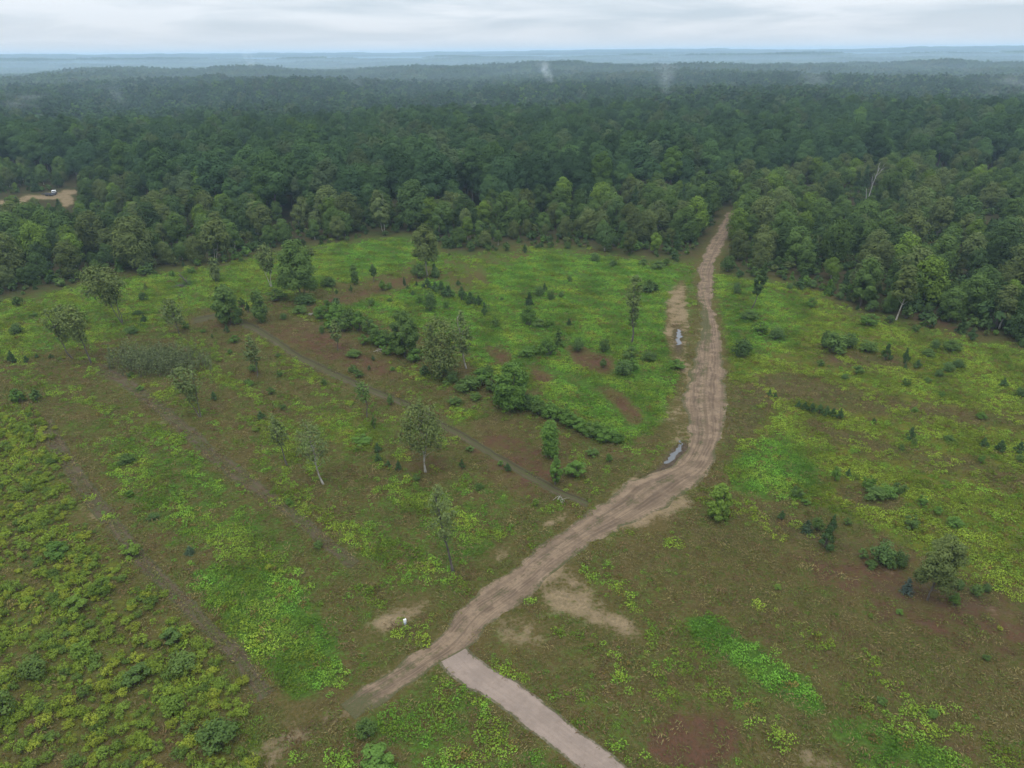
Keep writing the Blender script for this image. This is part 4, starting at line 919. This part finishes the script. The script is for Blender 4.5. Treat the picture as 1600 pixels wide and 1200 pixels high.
def scatter(name, P, rot, scl, pidx, tint, protos, label, cat):
    """one stuff object: protos instanced on the points P"""
    me = bpy.data.meshes.new(name); me.vertices.add(len(P)); me.vertices.foreach_set('co', np.asarray(P, np.float32).ravel())
    me.attributes.new('rot', 'FLOAT', 'POINT').data.foreach_set('value', np.asarray(rot, np.float32))
    me.attributes.new('pidx', 'INT', 'POINT').data.foreach_set('value', np.asarray(pidx, np.int32))
    me.attributes.new('scl', 'FLOAT_VECTOR', 'POINT').data.foreach_set('vector', np.asarray(scl, np.float32).ravel())
    me.attributes.new('tint', 'FLOAT_VECTOR', 'POINT').data.foreach_set('vector', np.asarray(tint, np.float32).ravel())
    o = bpy.data.objects.new(name, me); COL.objects.link(o)
    ng = bpy.data.node_groups.new(name + '_scatter', 'GeometryNodeTree')
    ng.interface.new_socket('Geometry', in_out='INPUT', socket_type='NodeSocketGeometry'); ng.interface.new_socket('Geometry', in_out='OUTPUT', socket_type='NodeSocketGeometry')
    N = ng.nodes; L = ng.links
    gi = N.new('NodeGroupInput'); go = N.new('NodeGroupOutput'); jn = N.new('GeometryNodeJoinGeometry')
    def named(nm, t):
        x = N.new('GeometryNodeInputNamedAttribute'); x.data_type = t; x.inputs[0].default_value = nm
        return [s for s in x.outputs if s.enabled][0]
    pi, ro, sl = named('pidx', 'INT'), named('rot', 'FLOAT'), named('scl', 'FLOAT_VECTOR')
    cb = N.new('ShaderNodeCombineXYZ'); L.new(ro, cb.inputs[2])
    for i, p in enumerate(protos):
        if not np.any(np.asarray(pidx) == i): continue
        oi = N.new('GeometryNodeObjectInfo'); oi.inputs[0].default_value = p; oi.inputs[1].default_value = False
        cp = N.new('FunctionNodeCompare'); cp.data_type = 'INT'; cp.operation = 'EQUAL'
        a = [s for s in cp.inputs if s.enabled]; L.new(pi, a[0]); a[1].default_value = i
        ip = N.new('GeometryNodeInstanceOnPoints')
        L.new(gi.outputs[0], ip.inputs['Points']); L.new(cp.outputs[0], ip.inputs['Selection']); L.new(oi.outputs['Geometry'], ip.inputs['Instance'])
        L.new(cb.outputs[0], ip.inputs['Rotation']); L.new(sl, ip.inputs['Scale']); L.new(ip.outputs[0], jn.inputs[0])
    L.new(jn.outputs[0], go.inputs[0])
    md = o.modifiers.new('scatter', 'NODES'); md.node_group = ng
    tag(o, label, cat, kind='stuff')
    return o
make_forest()

def far_forest():
    """canopy patches, from 1.2 km to the horizon"""
    rng = np.random.RandomState(31)
    def patch(name, seed, S, n, Rr, cs, ncards):
        r = np.random.RandomState(seed); V, Fa, va, off = [], [], [], 0
        for k in range(n):
            x, y = r.uniform(-S / 2, S / 2, 2); H = r.uniform(17, 24)
            a, f, w, _, _ = crown(r, H, .25, Rr * r.uniform(.8, 1.25), 'dome', 7, ncards, cs, rbf=.45, shell=.3)
            a[:, :2] += (x, y); V.append(a); Fa.append(f + off); va.append(np.clip(w * .6 + r.uniform(-.1, .4), 0, 1)); off += len(a)
        return mesh_obj(name, np.vstack(V), np.vstack(Fa), M_leaf_i, attrs={'var': np.concatenate(va)}, link=False)
    pr = [patch('far_forest', 600 + k, 34, 19, 5.0, 1.35, 130) for k in range(4)] + [patch('far_forest', 610 + k, 120, 60, 11.0, 4.0, 90) for k in range(3)]
    Ps, pi, ti, scs = [], [], [], []
    for step, d0, d1, ids, seed in ((29, 1240, 3000, (0, 1, 2, 3), 3), (105, 3000, 11500, (4, 5, 6), 4)):
        x, y, r = jitter_grid(step, -d1 * .8, d1 * .8, 700, d1, seed)
        d = np.hypot(x, y); k = (d >= d0) & (d < d1) & (np.abs(x) < .78 * y)
        x, y = x[k], y[k]; n = len(x)
        Ps.append(np.stack([x, y, hz(x, y) - 1.0], 1)); pi.append(r.choice(ids, n))
        base = np.array([T_DARK, T_MID, T_OLIVE])[r.choice(3, n, p=[.5, .38, .12])]
        ti.append(base * r.uniform(.85, 1.2, n)[:, None]); scs.append(np.stack([np.ones(n), np.ones(n), r.uniform(.85, 1.2, n)], 1))
    P = np.vstack(Ps)
    scatter('far_forest', P, rng.uniform(0, 6.28, len(P)), np.vstack(scs), np.concatenate(pi), np.vstack(ti), pr, 'distant wooded hills fading into blue haze', 'forest')
far_forest()

# ------------------------------------------------------------------ ground cover (stuff)
def cover_points(step, seed, dmax=260):
    x, y, rng = jitter_grid(step, -170, 170, 38, dmax, seed)
    z = hz(x, y); P = np.stack([x, y, z], 1); u, v, d = proj(P)
    k = (u > -160) & (u < 1760) & (v > 300) & (v < 1330)
    k &= ~inside(_roadpoly, u, v) & ~inside(_drivepoly, u, v) & ~inside(WETS[0], u, v) & ~inside(WETS[1], u, v) & ~inside(line_poly(TRACK_A, 9), u, v)
    return P[k], u[k], v[k], d[k], rng
def tuft(name, seed, n, r, h, cs, asp, upright):
    rng = np.random.RandomState(seed)
    a = rng.uniform(0, 6.28, n); q = r * np.sqrt(rng.uniform(0, 1, n))
    C = np.stack([q * np.cos(a), q * np.sin(a), h * rng.uniform(.15, 1, n) * (1 - .55 * (q / r) ** 2)], 1)
    Nn = rng.normal(0, .55, (n, 3)); Nn[:, :2] += np.stack([np.cos(a), np.sin(a)], 1) * .35; Nn[:, 2] += upright
    V, Fc, var = cards(rng, C, Nn, cs, asp); V[:, 2] = np.maximum(V[:, 2], .01)
    return mesh_obj(name, V, Fc, M_leaf_i, attrs={'var': var}, link=False)
def undergrowth():
    # bracken and leafy herbs in the green patches
    pr = [tuft('bracken', 700 + k, 46, .60, .50, .105, .55, .8) for k in range(4)]
    P, u, v, d, rng = cover_points(.80, 41)
    nz = _sum(_waves(9, 2.5, 9), P[:, 0], P[:, 1]) * .2 + _sum(_waves(7, 9, 26), P[:, 0], P[:, 1]) * .25
    g = cover('green', u, v) - .75 * cover('sand', u, v) - .3 * cover('red', u, v) - .9 * cover('forest', u, v)
    k = (g + nz + rng.uniform(-.22, .22, len(u))) > .61
    lone = ~k & (rng.uniform(0, 1, len(u)) < .12 * np.clip(g * 2.2, 0, 1)); sm_ = np.where(lone, .55, 1.0); k |= lone
    P, u, v, nz, sm_ = P[k], u[k], v[k], nz[k], sm_[k]; n = len(P)
    yl = np.clip(1.15 * cover('yellow', u, v) + nz * 1.4 + rng.uniform(-.25, .25, n), 0, 1)[:, None]
    a = np.array((.105, .222, .030)); b_ = np.array((.172, .232, .030)); c = np.array((.14, .11, .034))
    t = a * (1 - yl) + b_ * yl
    rust = (rng.uniform(0, 1, n) < .07 * (.2 + yl[:, 0]))[:, None]
    t = np.where(rust, c, t) * (1 + .55 * _sum(_waves(8, 5, 22), P[:, 0], P[:, 1])[:, None] * .5).clip(.6, 1.3) * rng.uniform(.8, 1.2, n)[:, None]
    s = rng.uniform(.6, 1.25, n) * sm_
    scatter('bracken', P, rng.uniform(0, 6.28, n), np.stack([s, s, s * rng.uniform(.7, 1.3, n)], 1), rng.choice(4, n), t, pr, 'bright green bracken and low herbs covering the meadow patches', 'bracken')
    # dry grass
    pr = [tuft('dry_grass', 720 + k, 26, .75, .38, .17, .24, .5) for k in range(3)]
    P, u, v, d, rng = cover_points(.98, 43, 200)
    g = 1 - .6 * cover('green', u, v) - .8 * cover('sand', u, v) - 2 * cover('forest', u, v) - .55 * cover('red', u, v)
    k = (g + rng.uniform(-.35, .35, len(u))) > .55
    P = P[k]; n = len(P); s = rng.uniform(.6, 1.3, n)
    t = np.array([(.165, .135, .058), (.115, .115, .036), (.125, .082, .042), (.095, .125, .028)])[rng.choice(4, n, p=[.33, .33, .17, .17])] * rng.uniform(.8, 1.15, n)[:, None]
    scatter('dry_grass', P, rng.uniform(0, 6.28, n), np.stack([s, s, s], 1), rng.choice(3, n), t, pr, 'olive and straw coloured dry grass between the green patches', 'grass')
    # knee-high scrub in the lower left
    pr = [bush('scrub', 740 + k, 7 + 2 * k, 480, .07, 'dome', M_leaf_i, h=.85 + .1 * k, r=.85, rbf=.40, shell=.7) for k in range(4)]
    P, u, v, d, rng = cover_points(1.0, 45, 150)
    nz = _sum(_waves(9, 4, 16), P[:, 0], P[:, 1]) * .24
    k = (cover('shrub', u, v) + nz + rng.uniform(-.35, .35, len(u))) > .72
    P, u = P[k], u[k]; n = len(P); s = .30 + .92 * rng.uniform(0, 1, n) ** 1.5
    t = np.array([(.150, .206, .030), (.118, .174, .030), (.190, .224, .030), (.090, .140, .031)])[rng.choice(4, n, p=[.38, .28, .22, .12])] * rng.uniform(.8, 1.2, n)[:, None]
    scatter('scrub', P, rng.uniform(0, 6.28, n), np.stack([s, s, s * rng.uniform(.7, 1.2, n)], 1), rng.choice(4, n), t, pr, 'clumpy yellow-green scrub over rusty litter at the lower left', 'scrub')
    # low growth under and before the forest edge
    pr = [bush('undergrowth', 760 + k, 9, 170, .12, 'dome', M_leaf_i, h=1.0, r=.6) for k in range(3)] + [conifer('undergrowth', 770, 1.5, .55, 9, 8, .14, leaf=M_leaf_i)]
    x, y, rng = jitter_grid(3.1, -330, 330, 120, 420, 47)
    z = hz(x, y); P = np.stack([x, y, z], 1); u, v, d = proj(P)
    f = cover('forest', u, v)
    k = (u > -100) & (u < 1700) & (v > 296) & (f + rng.uniform(-.35, .35, len(u)) + .22 * _sum(_waves(8, 10, 40), x, y) > .50) & below_tall(u, v - 6) & (rng.uniform(0, 1, len(u)) < .72)
    for c in (CLEAR[0], CLEAR[4]): k &= ~inside(c, u, v)
    k &= ~inside([(1070, 420), (1100, 360), (1134, 296), (1156, 296), (1158, 352), (1140, 420)], u, v)
    k &= ~inside(line_poly([(1142, 322), (1141, 335), (1138, 352), (1124, 375), (1110, 400), (1100, 425), (1098, 470), (1108, 520)], [14, 20, 30, 36, 32, 32, 32, 44]), u, v)
    k &= cover('sand', u, v) < .3
    P = P[k]; n = len(P); s = rng.uniform(1.0, 3.3, n)
    t = np.array([T_DARK, T_MID, T_OLIVE, T_BRIGHT, T_PINE])[rng.choice(5, n, p=[.3, .3, .12, .1, .18])] * rng.uniform(.8, 1.15, n)[:, None]
    scatter('undergrowth', P, rng.uniform(0, 6.28, n), np.stack([s, s, s * rng.uniform(.7, 1.1, n)], 1), rng.choice(4, n, p=[.27, .27, .26, .2]), t, pr, 'dark low undergrowth below the trees of the forest edge', 'undergrowth')
undergrowth()

# ------------------------------------------------------------------ small man-made things
def box(c, s, bev=0.0):
    c = np.array(c, float); s = np.array(s, float) / 2
    V = np.array([[x, y, z] for z in (-1, 1) for y in (-1, 1) for x in (-1, 1)], float) * s + c
    return V, np.array([[0, 2, 3, 1], [4, 5, 7, 6], [0, 1, 5, 4], [2, 6, 7, 3], [0, 4, 6, 2], [1, 3, 7, 5]])
def boxes(name, L, mat, parent):
    V, Fc, n = [], [], 0
    for c, s in L:
        v, f = box(c, s); V.append(v); Fc.append(f + n); n += 8
    o = mesh_obj(name, np.vstack(V), np.vstack(Fc), mat, parent)
    b = o.modifiers.new('bevel', 'BEVEL'); b.width = min(min(s) for c, s in L) * .15; b.segments = 2
    return o
M_wht = plain_mat('white_paint', (.7, .7, .7), .5); M_steel = plain_mat('grey_metal', (.28, .31, .36), .5); M_wood = plain_mat('stake_wood', (.36, .29, .2), .9, (6, (1, 1, .3)), (.27, .21, .14))
M_blk = plain_mat('dark_rubber', (.02, .02, .02), .7); M_gls = plain_mat('dark_glass', (.03, .04, .05), .1); M_trail = plain_mat('dark_trailer', (.05, .05, .055), .6)
def marker():
    P0 = ground(633.5, 980)[0]; e = empty('marker_post', P0, .5)
    boxes('post', [((0, 0, .22), (.09, .09, .54))], M_wood, e)
    boxes('meter_box', [((0, 0, .62), (.26, .2, .3))], M_steel, e)
    boxes('sign_panel', [((0, -.03, .93), (.34, .05, .36)), ((0, .02, 1.13), (.34, .16, .05))], M_wht, e)
    tag(e, 'small white-topped marker post in the grass beside the lower track', 'marker post')
marker()
def truck():
    P0 = ground(85, 304)[0]; e = empty('parked_truck', P0, .35)
    boxes('body', [((0, -.6, .85), (1.95, 4.4, .5))], M_trail, e)
    boxes('cab', [((0, .6, 1.45), (1.8, 1.7, .95))], M_wht, e); boxes('bonnet', [((0, 2.1, 1.0), (1.8, 1.2, .6))], M_trail, e)
    boxes('window', [((0, .6, 1.6), (1.83, 1.3, .42)), ((0, .6, 1.58), (1.5, 1.74, .42))], M_gls, e)
    for x in (-.85, .85):
        for y in (-1.7, 1.75):
            a = np.linspace(0, 2 * math.pi, 16, endpoint=False); r = .38
            V = np.vstack([[(x + s * .13, y + r * math.cos(t), .38 + r * math.sin(t)) for t in a] for s in (-1, 1)] + [[(x - .13, y, .38)], [(x + .13, y, .38)]])
            Fs = [np.array([[k, (k + 1) % 16, 16 + (k + 1) % 16, 16 + k] for k in range(16)]), np.array([[k, 32, (k + 1) % 16] for k in range(16)] + [[16 + k, 16 + (k + 1) % 16, 33] for k in range(16)])]
            mesh_obj('wheel', V, Fs, M_blk, e)
    tag(e, 'truck with a white cab and dark bed parked on the far sandy yard', 'truck')
    P1 = ground(76, 306)[0]; t = empty('flatbed_trailer', P1, 1.25)
    boxes('bed', [((0, 0, .75), (2.2, 6.5, .22))], M_trail, t); boxes('side_rail', [((-1.05, 0, 1.05), (.08, 6.4, .4)), ((1.05, 0, 1.05), (.08, 6.4, .4))], M_trail, t)
    for x in (-.95, .95): boxes('wheel', [((x, -.4, .36), (.25, .72, .72)), ((x, .45, .36), (.25, .72, .72))], M_blk, t)
    tag(t, 'dark flatbed trailer standing beside the white truck', 'trailer')
truck()
def branches(label, u, v, n, L, seed, mat, name='fallen_branches'):
    rng = np.random.RandomState(seed); P0 = ground(u, v)[0]; tb = Tubes()
    for k in range(n):
        a = rng.uniform(0, math.pi); l = L * rng.uniform(.5, 1); c = rng.normal(0, L * .25, 2)
        dx, dy = math.cos(a) * l / 2, math.sin(a) * l / 2
        tb.add([(c[0] - dx, c[1] - dy, .12 + rng.uniform(0, .25)), (c[0], c[1], .25 + rng.uniform(0, .3)), (c[0] + dx, c[1] + dy, .1 + rng.uniform(0, .4))], [.045, .04, .015], 4)
    V, f = tb.get(); o = mesh_obj(name, V, f, mat); o.location = P0
    tag(o, label, 'branches')
branches('pale dead branches lying at the end of the rut trail', 877, 780, 8, 1.8, 3, M_pale)
branches('pale dead branches scattered below the shrub belt', 487, 492, 10, 2.4, 4, M_pale)
branches('grey brush pile in the upper left meadow', 285, 447, 22, 4.0, 6, M_bark, 'brush_pile')
branches('pale sticks lying at the foot of the shrub belt', 590, 548, 8, 2.0, 7, M_pale)
def stump():
    P0 = ground(296, 447)[0]; rng = np.random.RandomState(2); tb = Tubes(); m = proj(P0)[2][0] / F
    for pts, a, b_ in (([(0, -.3), (-4, 8), (-9, 15), (-14, 19)], .3, .1), ([(-8, 13), (-12, 24)], .12, .04), ([(-4, 8), (-1, 15)], .1, .04)):
        tb.add([(x * m, 0, z * m) for x, z in pts], np.linspace(a, b_, len(pts)), 6)
    V, f = tb.get(); o = mesh_obj('dead_tree', V, f, M_bark); o.location = P0
    tag(o, 'dark leaning dead trunk beside the brush pile in the upper left meadow', 'dead tree')
stump()

# ------------------------------------------------------------------ air
def haze():
    V, Fc = box((0, 7200, 24), (27000, 16600, 176))
    b = NB('haze_air')
    pv = b.n('ShaderNodeVolumePrincipled'); pv.inputs['Color'].default_value = (.58, .79, 1.0, 1); pv.inputs['Density'].default_value = 1.4e-4; pv.inputs['Anisotropy'].default_value = 0.0
    b.nt.links.new(pv.outputs[0], b.out.inputs['Volume'])
    o = mesh_obj('haze', V, Fc, b.m); tag(o, 'pale blue haze over the whole landscape', 'haze', kind='stuff')
haze()

def mist(label, u, vb, vt, w, dist, dens, seed, lean=0.0):
    """a wisp of mist standing over the canopy: noise-broken volume inside a box"""
    d = np.array([(u - 800) / F, (600 - vb) / F, -1.0]) @ CM.T
    P = CAM + d * dist / math.hypot(d[0], d[1])
    m = dist / F; h = (vb - vt) * m; ww = w * m
    V, Fc = box((0, 0, 0), (2, 2, 2))
    b = NB('mist_air'); b.m.name = 'mist_air'
    tc = b.n('ShaderNodeTexCoord').outputs['Object']
    sp = b.n('ShaderNodeSeparateXYZ'); b.put(sp.inputs[0], tc)
    x = b.math('SUBTRACT', sp.outputs[0], b.math('MULTIPLY', sp.outputs[2], lean))
    k = b.math('MULTIPLY_ADD', sp.outputs[2], .22, .55)                       # widens upwards
    r = b.math('SQRT', b.math('ADD', b.math('POWER', b.math('DIVIDE', x, k), 2.0), b.math('POWER', b.math('DIVIDE', sp.outputs[1], k), 2.0)))
    f = b.math('MULTIPLY', b.math('SUBTRACT', 1.0, b.ramp(r, .15, .95)), b.math('SUBTRACT', 1.0, b.ramp(b.math('ABSOLUTE', sp.outputs[2]), .45, 1.0)))
    mp = b.n('ShaderNodeMapping'); b.put(mp.inputs[0], tc); mp.inputs[1].default_value = (seed, seed * 2, 0)
    n = b.ramp(b.noise(mp.outputs[0], 1.9, 3, .6), .38, .68)
    pv = b.n('ShaderNodeVolumePrincipled'); pv.inputs['Color'].default_value = (.9, .95, 1.0, 1)
    b.put(pv.inputs['Density'], b.math('MULTIPLY', b.math('MULTIPLY', f, n), dens))
    b.nt.links.new(pv.outputs[0], b.out.inputs['Volume'])
    o = mesh_obj('mist', V, Fc, b.m); o.location = (P[0], P[1], P[2] + h / 2); o.scale = (ww / 2, ww / 2, h / 2)
    tag(o, label, 'mist', kind='stuff')
mist('white wisp of mist rising from the forest near the middle of the horizon', 853, 134, 98, 44, 950, .05, 1.3, -.35)
mist('faint ragged wisp of mist over the forest right of the middle', 1038, 156, 104, 74, 800, .022, 4.7, -.2)
mist('small wisp of mist on the far left ridge', 392, 110, 84, 34, 1700, .022, 8.1, -.2)
mist('low bank of mist over the forest at the far right', 1570, 176, 128, 190, 950, .0055, 2.2, 0)
mist('low bank of mist over the forest at the far left', 40, 178, 150, 130, 760, .006, 6.2, 0)

mist('thin streak of mist over the forest on the left', 185, 168, 138, 60, 820, .008, 3.3, -.4)
mist('thin streak of mist over the forest left of the middle', 560, 150, 126, 70, 1000, .007, 9.3, -.3)
mist('thin streak of mist over the right forest', 1270, 150, 118, 110, 1000, .007, 5.5, -.3)
mist('soft patch of mist in the hollow behind the left forest', 470, 214, 186, 130, 640, .007, 7.7, 0)
def valley_mist():
    V, Fc = box((0, 3850, -6), (12000, 6500, 104))
    b = NB('valley_mist_air')
    pv = b.n('ShaderNodeVolumePrincipled'); pv.inputs['Color'].default_value = (.64, .82, 1.0, 1); pv.inputs['Density'].default_value = 1.35e-4
    b.nt.links.new(pv.outputs[0], b.out.inputs['Volume'])
    o = mesh_obj('mist', V, Fc, b.m); tag(o, 'low blue mist lying over the far forest and the valley behind it', 'mist', kind='stuff')
valley_mist()
